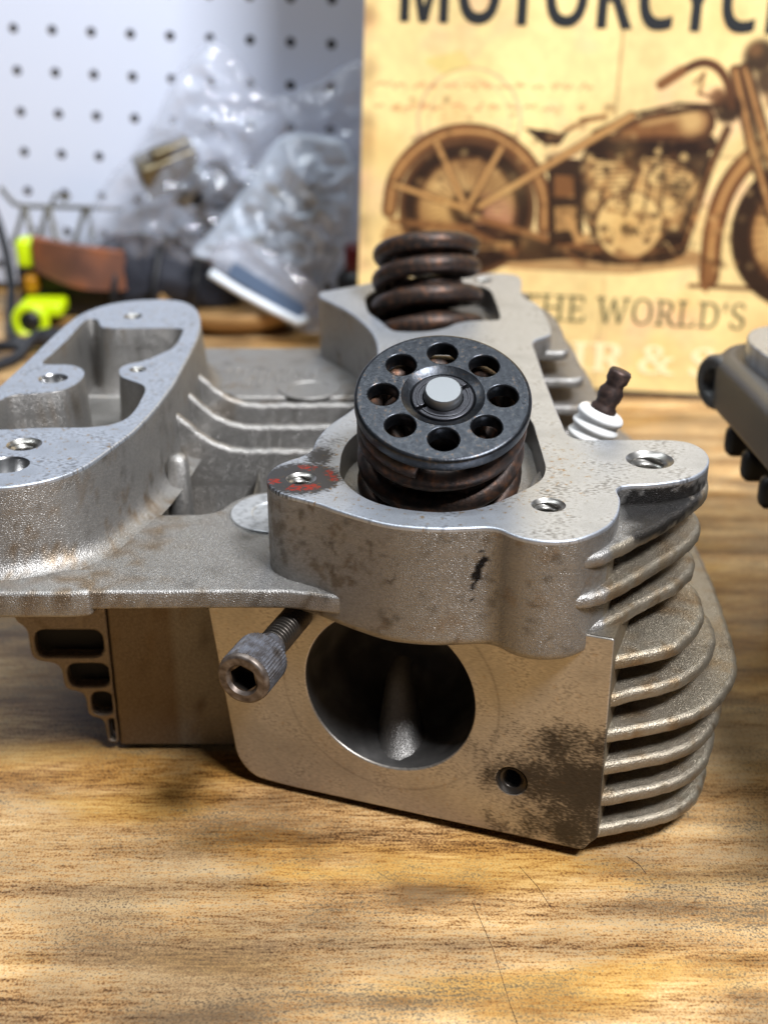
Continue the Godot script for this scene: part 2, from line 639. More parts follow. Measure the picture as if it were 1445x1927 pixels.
func wood_texture(w: int, h: int) -> ImageTexture:
	# grain runs along u
	var grain := noise_bytes(31, 0.24, w, h, 4, Vector2i(9, 1))
	var bands := noise_bytes(32, 0.020, w, h, 4, Vector2i(12, 1))
	var hue := noise_bytes(33, 0.006, w, h, 4, Vector2i(3, 1))
	var wear := noise_bytes(34, 0.0045, w, h, 6, Vector2i(2, 1))
	var grit := noise_bytes(35, 0.33, w, h, 3)
	var smudge := noise_bytes(36, 0.008, w, h, 6, Vector2i(2, 1))
	var lut := PackedInt32Array()
	var g := ramp_of([[0.0, Color(0.22, 0.145, 0.08)], [0.20, Color(0.44, 0.31, 0.18)], [0.38, Color(0.66, 0.505, 0.32)], [0.54, Color(0.775, 0.625, 0.42)], [0.74, Color(0.86, 0.73, 0.53)], [1.0, Color(0.95, 0.86, 0.69)]])
	for i in 256:
		var c := g.sample(i / 255.0)
		lut.append_array([c.r8, c.g8, c.b8])
	var out := PackedByteArray()
	out.resize(w * h * 3)
	var p := 0
	for i in w * h:
		var gr: int = grit[i] - 128
		var t: int = clampi(132 + ((grain[i] - 128) * 10 + (bands[i] - 128) * 10 + gr * 12) / 16, 0, 255) * 3
		var r := lut[t]
		var gg := lut[t + 1]
		var b := lut[t + 2]
		var o: int = hue[i] - 132 + gr / 8
		if o > 0:
			o = mini(o * 3, 150)
			gg -= gg * o / 900
			b -= b * o / 420
			r -= r * o / 1500
		var k: int = wear[i] + gr / 2 + (grain[i] - 128) / 2 - 127
		if k > 0:
			k = mini(k * 2, 128)
			r += (122 - r) * k / 256
			gg += (106 - gg) * k / 256
			b += (84 - b) * k / 256
		var d: int = smudge[i] + gr + (grain[i] - 128) / 2 - 164
		if d > 0:
			d = mini(d * 2, 150)
			r += (64 - r) * d / 256
			gg += (52 - gg) * d / 256
			b += (40 - b) * d / 256
		var s: int = gr + (wear[i] - 128) / 2 + (grain[i] - 128) / 3 - 72
		if s > 0:
			s = mini(s * 7, 120)
			r += (60 - r) * s / 256
			gg += (44 - gg) * s / 256
			b += (30 - b) * s / 256
		out[p] = r
		out[p + 1] = gg
		out[p + 2] = b
		p += 3
	return ImageTexture.create_from_image(Image.create_from_data(w, h, false, Image.FORMAT_RGB8, out))

func face_texture(w: int, h: int, box: Rect2, sd: int, port: bool, red := false) -> ImageTexture:
	# a milled face: fine scratches, dark pits, rust flecks and the stains of its own
	var broad := noise_bytes(sd, 0.010, w, h, 4)
	var fleck := noise_bytes(sd + 1, 0.17, w, h, 5, Vector2i(2, 1))
	var fine := noise_bytes(sd + 2, 0.30, w, h, 2, Vector2i(4, 1) if port else Vector2i(1, 1))
	var rust := noise_bytes(sd + 3, 0.055, w, h, 4)
	var out := PackedByteArray()
	out.resize(w * h * 3)
	var p := 0
	for y in h:
		var z := box.position.y + box.size.y * y / h
		for x in w:
			var i := y * w + x
			var px := box.position.x + box.size.x * x / w
			var bn: float = broad[i] / 255.0 - 0.5
			var f: float = fleck[i] / 255.0
			var fi: float = fine[i] / 255.0 - 0.5
			var ru: float = rust[i] / 255.0
			var v := 0.755 + 0.14 * bn + 0.10 * fi
			var r := v * 0.955
			var g := v * 0.985
			var b := v * 1.03
			var dark := clampf((f + 0.75 * bn + 0.2 * fi - 0.60) * 2.6, 0.0, 1.0) * 0.45
			var rs := clampf((ru + 0.2 * fi - 0.74) * 8.0, 0.0, 1.0) * 0.6
			if port:
				v = v * 0.95 + 0.05 * fi
				v += 0.05
				r = v * 0.92
				g = v * 0.89
				b = v * 0.845
				var soot := Vector2((px + 1.5) / 15.5, (-z - 14.0) / 14.5).length()
				soot += (f - 0.5) * 0.75 + bn * 0.9 + fi * 0.35
				dark = maxf(dark * 0.55, clampf((1.16 - soot) * 1.25, 0.0, 0.80 + 0.2 * fi))
				var ring := absf(Vector2(px + 40.3, z + 29.1).length() - 23.0)
				dark = maxf(dark, clampf(1.0 - ring * 2.2, 0.0, 1.0) * 0.16 * (0.5 + f))
				rs *= 0.25
			elif red:
				var rim := minf(absf(Vector2(px - 11.8, z + 237.0).length() - 22.5), absf(Vector2(px + 6.0, z + 226.0).length() - 6.0))
				rs = clampf((ru + 0.3 * fi - 0.69 - 0.014 * rim) * 8.0, 0.0, 1.0) * 0.62
				var q := Vector2(px + 16.2, z + 229.6)
				var reach := q.length() + (f - 0.5) * 3.5
				var neck := Vector2((px + 13.2) / 2.8, (z + 241.0) / 5.2).length() + (f - 0.5) * 1.2
				var grime := maxf(clampf((8.2 - reach) * 0.9, 0.0, 1.0), clampf((1.05 - neck) * 3.0, 0.0, 1.0))
				dark = maxf(dark, grime * 0.78)
				var a := rad_to_deg(q.angle())
				var on := (a > 45.0 and a < 118.0 and reach > 3.4 and reach < 6.2) or (a > 150.0 and a < 180.0 and reach > 4.6 and reach < 6.8) or (a > -100.0 and a < -62.0 and reach > 5.0 and reach < 7.0 and f > 0.47) or (a > -40.0 and a < 12.0 and reach > 5.6 and reach < 7.2 and f > 0.45)
				if on and f + fi * 0.15 > 0.42:
					r = 0.66
					g = 0.20
					b = 0.14
					dark = 0.0
					rs = 0.0
			r = lerpf(lerpf(r, 0.16, dark), 0.55, rs)
			g = lerpf(lerpf(g, 0.15, dark), 0.39, rs)
			b = lerpf(lerpf(b, 0.145, dark), 0.20, rs)
			out[p] = int(clampf(r, 0.0, 1.0) * 255.0)
			out[p + 1] = int(clampf(g, 0.0, 1.0) * 255.0)
			out[p + 2] = int(clampf(b, 0.0, 1.0) * 255.0)
			p += 3
	return ImageTexture.create_from_image(Image.create_from_data(w, h, false, Image.FORMAT_RGB8, out))

func face_material(called: String, tex: Texture2D, metal: float, rough: float) -> StandardMaterial3D:
	var m := mat(called, Color(1, 1, 1), metal, rough)
	m.albedo_texture = tex
	return m

# ------------------------------------------------------------------ bench and wall
func workbench() -> void:
	var t := thing("workbench", Vector3.ZERO, "worn brown wooden workbench top with long grain, stains and scratches under everything", "workbench")
	var m := mat("bench wood", Color(1, 1, 1), 0.0, 0.42)
	m.albedo_texture = wood_texture(2048, 2048)
	m.metallic_specular = 0.4
	uv_box = Rect2(-200, -570, 430, 430)
	begin()
	st.set_smooth_group(-1)
	var o := rounded([Vector2(-700, -668), Vector2(700, -668), Vector2(700, 160), Vector2(-700, 160)], 2.0, 3)
	slab(divided(o, 60.0), [], 0.0, -38.0, 1.0, {"under": true})
	done("bench_top", m, t)
	# scratches and dents
	for s in [[17, -192, 22, -166, 0.11], [22, -166, 24, -150, 0.13], [27, -202, 32, -190, 0.12], [49, -205, 52, -200, 0.16]]:
		begin()
		tube(PackedVector3Array([Vector3(s[0], 0.0, s[1]), Vector3((s[0] + s[2]) * 0.5 + 0.6, 0.04, (s[1] + s[3]) * 0.5), Vector3(s[2], 0.0, s[3])]), s[4] * 0.5, 6)
		done("scratch", M["sign edge"], t)

func pegboard() -> void:
	var base := Vector3(-174.8, 126.3, -642.4)
	var t := thing("pegboard", base, "white pegboard wall panel with rows of round holes behind the clutter", "pegboard")
	t.rotation = Vector3(deg_to_rad(0.8), deg_to_rad(-8.35), deg_to_rad(-2.0))
	origin = Vector3.ZERO
	begin()
	st.set_smooth_group(-1)
	var n := 24
	for i in range(-22, 36):
		for j in range(-9, 7):
			var c := Vector2(i * 19.05, -j * 19.05)
			for k in n:
				var a := TAU * k / n
				var b := TAU * (k + 1) / n
				var ca := Vector2.from_angle(a)
				var cb := Vector2.from_angle(b)
				var sa := ca * 9.525 / maxf(absf(ca.x), absf(ca.y))
				var sb := cb * 9.525 / maxf(absf(cb.x), absf(cb.y))
				var pa := c + ca * 2.2
				var pb := c + cb * 2.2
				quad(Vector3(pa.x, pa.y, 0), Vector3(pb.x, pb.y, 0), Vector3(c.x + sb.x, c.y + sb.y, 0), Vector3(c.x + sa.x, c.y + sa.y, 0), Vector3.BACK)
	done("perforated_panel", M["white hardboard"], t)
	begin()
	st.set_smooth_group(1)
	for i in range(-22, 36):
		for j in range(-9, 7):
			var c := Vector2(i * 19.05, -j * 19.05)
			for k in n:
				var pa := c + Vector2.from_angle(TAU * k / n) * 2.2
				var pb := c + Vector2.from_angle(TAU * (k + 1) / n) * 2.2
				quad(Vector3(pa.x, pa.y, 0), Vector3(pb.x, pb.y, 0), Vector3(pb.x, pb.y, -4.5), Vector3(pa.x, pa.y, -4.5), Vector3(c.x - pa.x, c.y - pa.y, 0))
	done("hole_lining", M["hardboard core"], t)
	begin()
	st.set_smooth_group(-1)
	quad(Vector3(-430, -130, -11), Vector3(680, -130, -11), Vector3(680, 182, -11), Vector3(-430, 182, -11), Vector3.BACK)
	done("backing", M["dark void"], t)

# ------------------------------------------------------------------ the cylinder head
func inner_points(loop: PackedVector2Array, step: float, holes := []) -> PackedVector2Array:
	var out := PackedVector2Array()
	var l := counter(loop)
	var small := moved(l, normals_of(l), -step * 0.45)
	var box := Rect2(l[0], Vector2.ZERO)
	for p in l:
		box = box.expand(p)
	var y := box.position.y
	while y < box.end.y:
		var x := box.position.x
		while x < box.end.x:
			var p := Vector2(x + rng.randf() * step * 0.3, y + rng.randf() * step * 0.3)
			if Geometry2D.is_point_in_polygon(p, small):
				var ok := true
				for h in holes:
					if Geometry2D.is_point_in_polygon(p, h):
						ok = false
				if ok:
					out.append(p)
			x += step
		y += step
	return out

func fin(head: Node3D, pts: Array, low: float, thick: float, bev: float, called := "cooling_fin") -> void:
	begin()
	var o := curve(pts, 1.3)
	for i in o.size():
		o[i] += Vector2(dirt_b.get_noise_3d(o[i].x * 2.0, low * 5.0, o[i].y * 2.0), dirt_b.get_noise_3d(o[i].y * 2.0, low * 9.0, o[i].x * 2.0)) * 0.32
	slab(o, [], low + thick, low, bev, {"low": bev * 0.8, "rows": 1, "under": true, "extra": inner_points(o, 2.6)})
	done(called, M["cast aluminium"], head)

func cylinder_head() -> void:
	var h := thing("cylinder_head", Vector3(0, 0, -296), "grey cast aluminium motorcycle cylinder head with cooling fins and two valve springs", "cylinder head")
	var cast: Material = M["cast aluminium"]

	# --- machined gasket face on the valve side
	var ear := V([44.4, -218.7, 44.6, -220.7, 44.6, -223.7, 45.6, -225.4, 47.2, -226.2, 51.5, -226.7, 55.8, -227.8, 59.8, -229.6, 63.2, -233.0, 65.3, -237.2, 66.1, -240.5, 65.9, -244.9, 64.0, -248.4, 60.9, -249.9, 55.8, -250.2, 50.3, -250.2, 43.5, -250.2, 40.4, -251.0, 39.0, -253.9, 38.7, -260.3])
	var front := V([-22.9, -228.8, -22.3, -226.3, -21.2, -224.2, -19.0, -221.9, -15.3, -219.6, -12.2, -217.6, -9.2, -215.1, -4.2, -211.4, 0.6, -208.6, 5.4, -207.3, 10.2, -206.8, 14.9, -207.1, 18.7, -207.3, 20.9, -206.4, 22.6, -204.5, 24.9, -202.7, 28.6, -201.6, 33.3, -202.1, 36.9, -204.3, 40.4, -207.9, 42.8, -212.6])
	var rail := V([38.5, -268.3, 38.3, -290.3, 38.4, -310, 38.5, -318.2, 39.4, -321.0, 43.4, -325.4, 44.4, -328.0, 44.2, -352.0, 42.9, -357.4, 40.6, -362.8, 40.5, -368.7, 41.8, -384.2, 40.8, -388.4, 36.4, -390.7, 31.4, -390.2, 27.5, -387.2, 20.0, -385.6, 10.0, -385.8, 0.0, -382.5, -6.0, -377.5, -14.7, -371.2, -18.6, -368.6, -18.7, -364.0])
	var waist := V([-14.0, -355.4, -10.1, -348.3, -6.2, -338.3, -3.3, -328.3, -1.9, -318.8, -1.6, -306, -2.2, -292, -4.0, -279, -6.6, -270.0, -8.6, -265.3, -11.8, -258.7, -14.1, -250.5, -14.9, -244.6, -16.5, -241.4, -19.1, -238.9, -21.1, -236.7, -22.6, -233.2])
	var low_ear := V([43.9, -220.5, 42.2, -225.0, 40.2, -230.0, 39.2, -238.0, 38.8, -250.0, 38.7, -260.3])
	var low_rail := V([38.5, -268.3, 38.3, -290.3, 38.4, -310, 38.4, -330.0, 38.4, -362.0, 39.8, -370, 41.2, -384.2, 40.4, -388.0, 36.4, -390.3, 31.4, -389.8, 27.5, -386.8, 20.0, -385.2, 10.0, -385.4, 0.0, -382.1, -6.0, -377.1, -14.7, -371.0, -18.6, -368.6, -18.7, -364.0])
	var upper := curve(front + ear + rail + waist, 0.75)
	var lower := curve(front + low_ear + low_rail + waist, 0.75)
	var near_hole := curve(V([-8.7, -232.0, -8.8, -238.0, -8.6, -243.0, -7.6, -248.9, -5.5, -254.5, -2.0, -261.5, 3.0, -266.0, 11.0, -268.6, 20.0, -268.6, 27.5, -267.6, 31.2, -265.2, 32.3, -260.6, 32.4, -251.5, 32.4, -241.1, 32.2, -234.4, 30.9, -229.3, 28.8, -226.0, 26.0, -222.9, 23.2, -220.0, 19.4, -216.6, 15.4, -214.5, 10.4, -213.7, 5.6, -214.4, 0.6, -216.5, -3.4, -219.9, -6.5, -224.9, -7.9, -228.5]), 1.3)
	var far_hole := curve(V([3.0, -328.6, 10.9, -328.2, 16.5, -331.5, 19.5, -335.6, 23.0, -338.0, 28.0, -338.7, 31.2, -339.3, 31.9, -341.0, 32.0, -360.0, 31.4, -370.0, 29.5, -374.5, 24.0, -377.0, 14.0, -378.5, 4.0, -376.0, -2.5, -370.0, -5.2, -363.0, -5.3, -357.0, -4.2, -346.1, -2.6, -342.0, -0.5, -336.8, 1.2, -331.5]), 1.3)
	var taps := [[Vector2(-16.2, -229.6), 2.45, 0.55], [Vector2(30.7, -217.0), 2.6, 0.65], [Vector2(53.8, -239.1), 3.9, 0.95], [Vector2(30.0, -382.4), 2.4, 0.6]]
	var rings := []
	for t in taps:
		rings.append(circle(t[0], t[1] + t[2], 32))
	uv_box = Rect2(-25, -395, 95, 200)
	var top_mat := face_material("machined gasket face", face_texture(760, 1600, uv_box, 41, false, true), 0.80, 0.46)
	begin()
	slab(upper, [near_hole, far_hole] + rings, DECK, DECK - 0.8, 0.35, {"hole_bev": 0.0, "hole_down": DECK - 0.05, "extra": inner_points(upper, 6.0, [near_hole, far_hole])})
	done("gasket_face", top_mat, h, "milled flat face with grey flecks, rust spots and red paint at its left corner")
	soiled = true
	begin()
	var pocket := PackedVector2Array([Vector2(0.0, DECK)])
	slab(upper, [], DECK - 0.8, 65.0, 0.0, {"top": false, "rows": 12, "under": true})
	slab(lower, [], 65.0, 46.2, 0.0, {"top": false, "rows": 32, "low": 1.6, "under": true})
	done("flange_wall", cast, h)
	begin()
	for hole in [near_hole, far_hole]:
		var hl := counter(hole)
		band(hl, normals_of(hl), PackedVector2Array([Vector2(0.35, DECK), Vector2(0.1, DECK - 0.1), Vector2(0, DECK - 0.4), Vector2(-0.3, 64.0), Vector2(-0.6, 56.0), Vector2(-0.8, 47.7)]), true)
		plug_of(hl, 47.8)
	done("spring_pocket", M["oily pocket wall"], h)
	soiled = false
	for t in taps:
		begin()
		thread_in(t[0], t[1], DECK - 0.02, 16.0, 1.35 if t[1] < 3.0 else 1.9, t[2])
		hole_bottom(done("threaded_hole", M["worn thread metal"], h), t[0], t[1], DECK - 16.0)

	# --- pushrod side pad
	var pad := curve(V([-74.0, -225.1, -71.1, -225.9, -67.9, -227.3, -64.8, -229.4, -61.8, -232.6, -59.5, -236.6, -57.8, -241.3, -55.8, -247.9, -53.7, -254.8, -52.2, -262.8, -51.1, -270.4, -50.3, -278.5, -49.7, -285.0, -49.3, -295.7, -49.0, -307.3, -48.8, -319.6, -49.2, -330.3, -50.4, -340.4, -52.2, -348.3, -55.0, -354.8, -58.9, -358.9, -64.9, -360.4, -72.3, -359.2, -77.7, -356.0, -81.6, -351.0, -84.4, -344.3, -86.0, -335.3, -87.1, -324.3, -87.9, -312.7, -88.6, -301.9, -89.4, -292.7, -90.2, -284.0, -91.4, -268.0, -92.2, -250.0, -91.0, -236.0, -87.0, -228.5, -80.5, -225.2]), 1.3)
	var well := curve(V([-83.9, -300.9, -83.7, -309.4, -82.6, -321.9, -82.1, -335.3, -81.6, -339.0, -80.2, -340.6, -78.4, -339.3, -76.9, -335.0, -75.4, -332.3, -73.1, -331.5, -64.0, -331.5, -55.0, -331.4, -53.7, -330.0, -53.4, -326.0, -53.9, -314.4, -56.4, -308.6, -60.4, -302.6, -63.2, -300.4, -64.2, -298.0, -64.1, -294.9, -62.8, -291.2, -56.6, -285.0, -55.5, -281.5, -55.3, -275.0, -55.5, -268.0, -56.4, -262.9, -58.4, -259.6, -61.2, -258.0, -64.5, -257.3, -74.2, -257.0, -80.0, -256.2, -84.0, -256.4, -86.6, -260.0, -87.5, -267.0, -87.4, -274.0, -85.6, -278.0, -79.6, -279.6, -75.2, -281.5, -72.6, -286.0, -72.1, -292.0, -73.5, -296.8, -77.5, -300.2]), 1.2)
	var pad_taps := [[Vector2(-59.9, -296.7), 1.7, 0.4], [Vector2(-69.3, -343.0), 2.2, 0.5], [Vector2(-75.0, -247.6), 2.9, 0.8]]
	var plain_holes := [[Vector2(-78.9, -289.9), 3.5], [Vector2(-75.5, -236.5), 4.4]]
	var pad_rings := []
	for t in pad_taps:
		pad_rings.append(circle(t[0], t[1] + t[2], 28))
	for t in plain_holes:
		pad_rings.append(circle(t[0], t[1], 32))
	uv_box = Rect2(-95, -370, 50, 150)
	var pad_mat := face_material("machined pushrod face", face_texture(400, 1200, uv_box, 61, false), 0.80, 0.46)
	begin()
	slab(pad, [well] + pad_rings, DECK, DECK - 0.8, 0.35, {"hole_bev": 0.0, "hole_down": DECK - 0.05, "extra": inner_points(pad, 5.0, [well])})
	done("pushrod_face", pad_mat, h, "milled flat face with a long open well and five holes, on the left")
	soiled = true
	begin()
	slab(pad, [], DECK - 0.8, 52.9, 0.0, {"top": false, "rows": 9, "draft": 1.3, "flare": 4.6})
	done("pushrod_wall", cast, h)
	begin()
	var wl := counter(well)
	band(wl, normals_of(wl), PackedVector2Array([Vector2(0.35, DECK), Vector2(0.1, DECK - 0.1), Vector2(0, DECK - 0.4), Vector2(-0.3, 66.0), Vector2(-0.6, 60.0), Vector2(-0.9, 55.0), Vector2(-2.2, 52.6)]), true)
	plug_of(wl, 52.6)
	done("pushrod_well", cast, h)
	soiled = false
	for t in pad_taps:
		begin()
		thread_in(t[0], t[1], DECK - 0.02, 14.0, 1.3, t[2])
		hole_bottom(done("threaded_hole", M["worn thread metal"], h), t[0], t[1], DECK - 14.0)
	for t in plain_holes:
		begin()
		frame = Transform3D(Basis(), Vector3(t[0].x, 0, t[0].y))
		lathe([Vector2(t[1], DECK), Vector2(t[1] - 0.4, DECK - 0.5), Vector2(t[1] - 0.4, 56), Vector2(0.01, 56)], 36)
		frame = Transform3D()
		done("bored_hole", M["bright machined metal"], h)

	# --- plates between the two sides, with their bolt seats
	soiled = true
	var plate := V([-96, -216.3, -70, -216.4, -56, -216.6, -30, -217.0, -18.7, -217.0, -8.0, -214.4, 2.0, -213.0, 6.0, -224, 6.0, -250, 0.0, -262, -12.0, -264.8, -23.0, -265.4, -30.0, -263.2, -34.0, -258.8, -36.0, -254.2, -39.0, -252.3, -49.0, -252.0, -70.0, -252.0, -96.0, -252.0])
	for far in 2:
		var pts := plate if far == 0 else V([-96, -328.5, -50, -328.5, -46, -331.5, -42.5, -331.5, -41, -328.0, -10, -328.0, 6, -328.0, 6, -376, -8, -377, -18.7, -372.0, -96, -371.5])
		var o := rounded(pts, 1.6, 3)
		o = divided(o, 1.8)
		var seat := Vector2(-23.0, -252.4) if far == 0 else Vector2(-20.5, -334.0)
		begin()
		slab(o, [], 53.0, 49.0, 0.7, {"low": 0.6, "under": true, "extra": inner_points(o, 2.4, [circle(seat, 6.0, 20)]), "hole_rows": 2})
		done("base_plate", cast, h)
		soiled = false
		begin()
		slab(circle(seat, 10.4 if far == 0 else 8.6, 56), [circle(seat, 5.4, 40)], 53.55, 52.8, 0.3, {"hole_bev": 0.5})
		plug_of(circle(seat, 5.5, 40), 53.2)
		done("bolt_seat", M["spot faced aluminium"] if far == 0 else cast, h)
		soiled = true
	begin()
	var lug := divided(rounded(V([-97, -215.6, -60, -215.6, -56.5, -216.2, -55.8, -220, -58, -226, -97, -226]), 1.2, 3), 1.6)
	slab(lug, [], 53.25, 47.6, 0.9, {"low": 0.9, "under": true, "extra": inner_points(lug, 2.4)})
	done("plate_lug", cast, h)
	begin()
	lathe_at(Vector3(-86.5, 0, -218.5), [Vector2(0.01, 66.0), Vector2(6.6, 66.0), Vector2(7.6, 65.0), Vector2(8.2, 55.0), Vector2(9.6, 53.4), Vector2(10.8, 53.0)], 40)
	done("corner_boss", cast, h)
	begin()
	for line in 4:
		var x := -44.5
		while x < (-31.0 if line == 0 else -19.0):
			# rough raised characters on the far plate, too worn and blurred to read
			var c := Vector3(x, 52.95, -337.5 - 4.2 * line)
			for leg in 2 + rng.randi() % 2:
				var from := c + Vector3(rng.randf_range(-0.7, 0.7), 0, rng.randf_range(-1.2, 1.2))
				var to := c + Vector3(rng.randf_range(-0.7, 0.7), 0, rng.randf_range(-1.2, 1.2))
				tube(PackedVector3Array([from, (from + to) * 0.5 + Vector3(0, 0.12, 0), to]), 0.32, 6)
			x += rng.randf_range(2.0, 2.7)
	done("casting_mark", cast, h).set_meta("kind", "stuff")

	# --- the valley with its ribs
	begin()
	var valley := divided(rounded(V([-58, -250, 4, -250, 4, -342, -58, -342]), 2, 3), 3.0)
	slab(valley, [], 34.0, 20.0, 1.0, {"extra": inner_points(valley, 4.0)})
	done("valley_floor", cast, h)
	for z in [-285.0, -301.0, -317.0]:
		frame = Transform3D(Basis(Vector3(1, 0, 0), Vector3(0, 0, 1), Vector3(0, -1, 0)), Vector3(0, 0, z))
		var crest := curve(V([-56.0, -69.6, -52.0, -66.2, -47.2, -62.6, -43.5, -59.2, -40.6, -57.1, -37.4, -55.8, -33.0, -55.2, -22.0, -55.2, 2.0, -55.4]), 1.3, false)
		for k in crest.size():
			crest[k].y += 0.10 * sin(k * 1.7 + z) + 0.08 * sin(k * 0.6)
		crest.append(Vector2(2.0, -33.0))
		crest.append(Vector2(-56.0, -33.0))
		begin()
		slab(divided(crest, 1.6), [], 1.35, -1.35, 0.95, {"low": 0.95, "under": true})
		done("casting_rib", cast, h)
	frame = Transform3D()
	begin()
	lathe_at(Vector3(-46.9, 0, -268.6), [Vector2(0.01, 60.6), Vector2(1.6, 60.2), Vector2(2.4, 59.0), Vector2(2.9, 48.0), Vector2(3.4, 33.0)], 22)
	done("casting_pin", cast, h)

	# --- body: port block, left wall, core
	var n := Vector3(-0.34131, 0, 0.93995)
	var along := Vector3(0.93995, 0, 0.34131)
	var corner := Vector3(38.708, 0, -204.222)
	var port_frame := Transform3D(Basis(along, n, Vector3(0, -1, 0)), corner)
	var port_at := Vector2(-40.3, -29.1)
	var screw_at := Vector2(-59.4, -43.6)
	frame = port_frame
	soiled = false
	uv_box = Rect2(-82, -52, 87, 52)
	var port_mat := face_material("milled port face", face_texture(768, 459, uv_box, 81, true), 0.80, 0.40)
	var face := rounded(V([-80.9, -48.6, -80.5, -48.6, -32.0, -48.6, -30.0, -50.4, 3.5, -50.4, 3.8, -50.1, 3.8, -4.6, 2.6, -3.4, 1.2, -1.0, -63.5, -0.3, -71.6, -0.8, -75.2, -5.0]), 3.0, 6)
	face = PackedVector2Array(Array(face).filter(func(p): return true))
	begin()
	var port_ring := circle(port_at, 18.1, 72)
	var stud_ring := circle(Vector2(-14.1, -14.1), 3.1, 28)
	slab(divided(face, 3.0), [port_ring, stud_ring], 0.0, -0.5, 0.3, {"hole_bev": 0.35, "hole_down": -0.5, "extra": inner_points(face, 6.0, [port_ring])})
	done("exhaust_port_face", port_mat, h, "milled exhaust port face, browned and black with soot at its lower right corner")
	soiled = true
	begin()
	slab(divided(face, 3.0), [], -0.3, -30.0, 0.0, {"top": false, "rows": 8})
	done("port_block", M["heat browned aluminium"], h)
	soiled = false
	begin()
	frame = port_frame * Transform3D(Basis(), Vector3(port_at.x, 0, port_at.y))
	lathe([Vector2(18.1, -0.4), Vector2(17.9, -3), Vector2(17.5, -8), Vector2(16.8, -15), Vector2(15.2, -22), Vector2(12.0, -27), Vector2(6.0, -29.3), Vector2(0.01, -29.6)], 64)
	done("port_bore", M["sooted port wall"], h)
	frame = port_frame
	begin()
	tube(spline3([Vector3(-40.0, -7.6, -6.8), Vector3(-41.2, -10.5, -11.2), Vector3(-42.6, -14.0, -16.6), Vector3(-43.8, -17.2, -21.2), Vector3(-44.6, -21.5, -23.4)], 8), 3.0, 16, true, PackedFloat32Array(guide_radii()))
	done("valve_guide_boss", cast, h)
	begin()
	thread_in_frame(Vector2(-14.1, -14.1), 2.5, 14.0, 1.1, 0.6)
	done("threaded_hole", M["oily black steel"], h)
	socket_screw(h, port_frame, screw_at)
	frame = Transform3D()

	soiled = true
	begin()
	var left_wall := divided(rounded(V([-60, -241, -30, -241, -30, -351, -60, -351]), 1.2, 3), 2.0)
	slab(left_wall, [], 49.0, 0.6, 0.3, {"rows": 14, "top": false})
	done("side_wall", M["heat browned aluminium"], h)
	frame = Transform3D(Basis(Vector3(1, 0, 0), Vector3(0, 0, 1), Vector3(0, -1, 0)), Vector3(0, 0, -241.0))
	begin()
	var comb := rounded(V([-60.05, -48.8, -80, -48.8, -80, -32.6, -77.6, -30.6, -77.4, -22.6, -71.2, -21.6, -71.0, -15.0, -66.6, -14.2, -66.4, -8.0, -63.0, -7.2, -62.6, -0.8, -60.05, -0.7]), 2.4, 5)
	var slots := []
	for q in [[30.3, 23.6, -76.2, -61.3], [21.8, 15.9, -69.9, -60.6], [14.4, 8.6, -65.3, -60.5], [7.2, 1.6, -62.0, -60.5]]:
		slots.append(divided(rounded(V([q[3], -q[0], q[2], -q[0], q[2], -q[1], q[3], -q[1]]), 2.6, 6), 1.0))
	slab(divided(comb, 1.2), slots, 0.0, -2.4, 0.55, {"under": true, "hole_bev": 0.5})
	done("slotted_edge", cast, h)
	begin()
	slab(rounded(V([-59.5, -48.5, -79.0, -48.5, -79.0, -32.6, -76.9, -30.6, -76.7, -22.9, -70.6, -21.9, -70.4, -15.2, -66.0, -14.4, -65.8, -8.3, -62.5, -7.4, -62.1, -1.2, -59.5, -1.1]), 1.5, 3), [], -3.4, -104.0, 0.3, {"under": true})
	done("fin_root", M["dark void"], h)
	frame = Transform3D()
	var left_fins := [[49.0, 30.4, -79.0], [23.6, 21.8, -76.2], [15.9, 14.4, -70.2], [8.6, 7.2, -65.6], [1.6, 0.6, -62.4]]
	for f in left_fins:
		var x: float = f[2]
		begin()
		var o := divided(rounded(V([-52, -243.5, x + 3.0, -243.5, x + 0.4, -247.0, x, -346, x + 3, -350.8, -52, -350.8]), 3.0, 5), 2.0)
		slab(o, [], f[0], f[1], 0.7, {"low": 0.6, "under": true, "rows": 1 if f[0] < 40.0 else 8, "extra": inner_points(o, 4.0)})
		done("cooling_fin", M["heat browned aluminium"], h)
	begin()
	slab(divided(rounded(V([-33, -263, -24.2, -259.2, 38.5, -236.4, 39.5, -250, 39.5, -342, 38.5, -355, -24.2, -333, -33, -329]), 2, 3), 4.0), [], 41.0, 0.6, 0.3, {"rows": 10})
	slab(rounded(V([-31, -240, -24, -236, 34, -216, 38, -222, 38, -342, -31, -342]), 4, 4), [], 1.0, -1.5, 0.2)
	done("body_core", cast, h)
	begin()
	slab(divided(rounded(V([-33, -330, 40, -330, 42, -389, -10, -380, -33, -351]), 3, 3), 4.0), [], 46.0, 0.6, 0.3, {"rows": 10})
	done("intake_block", cast, h)
	begin()
	lathe_at(Vector3(52.6, 0, -239.5), [Vector2(6.4, 65.5), Vector2(6.6, 40.0), Vector2(6.8, 1.0)], 32)
	done("bolt_column", cast, h)

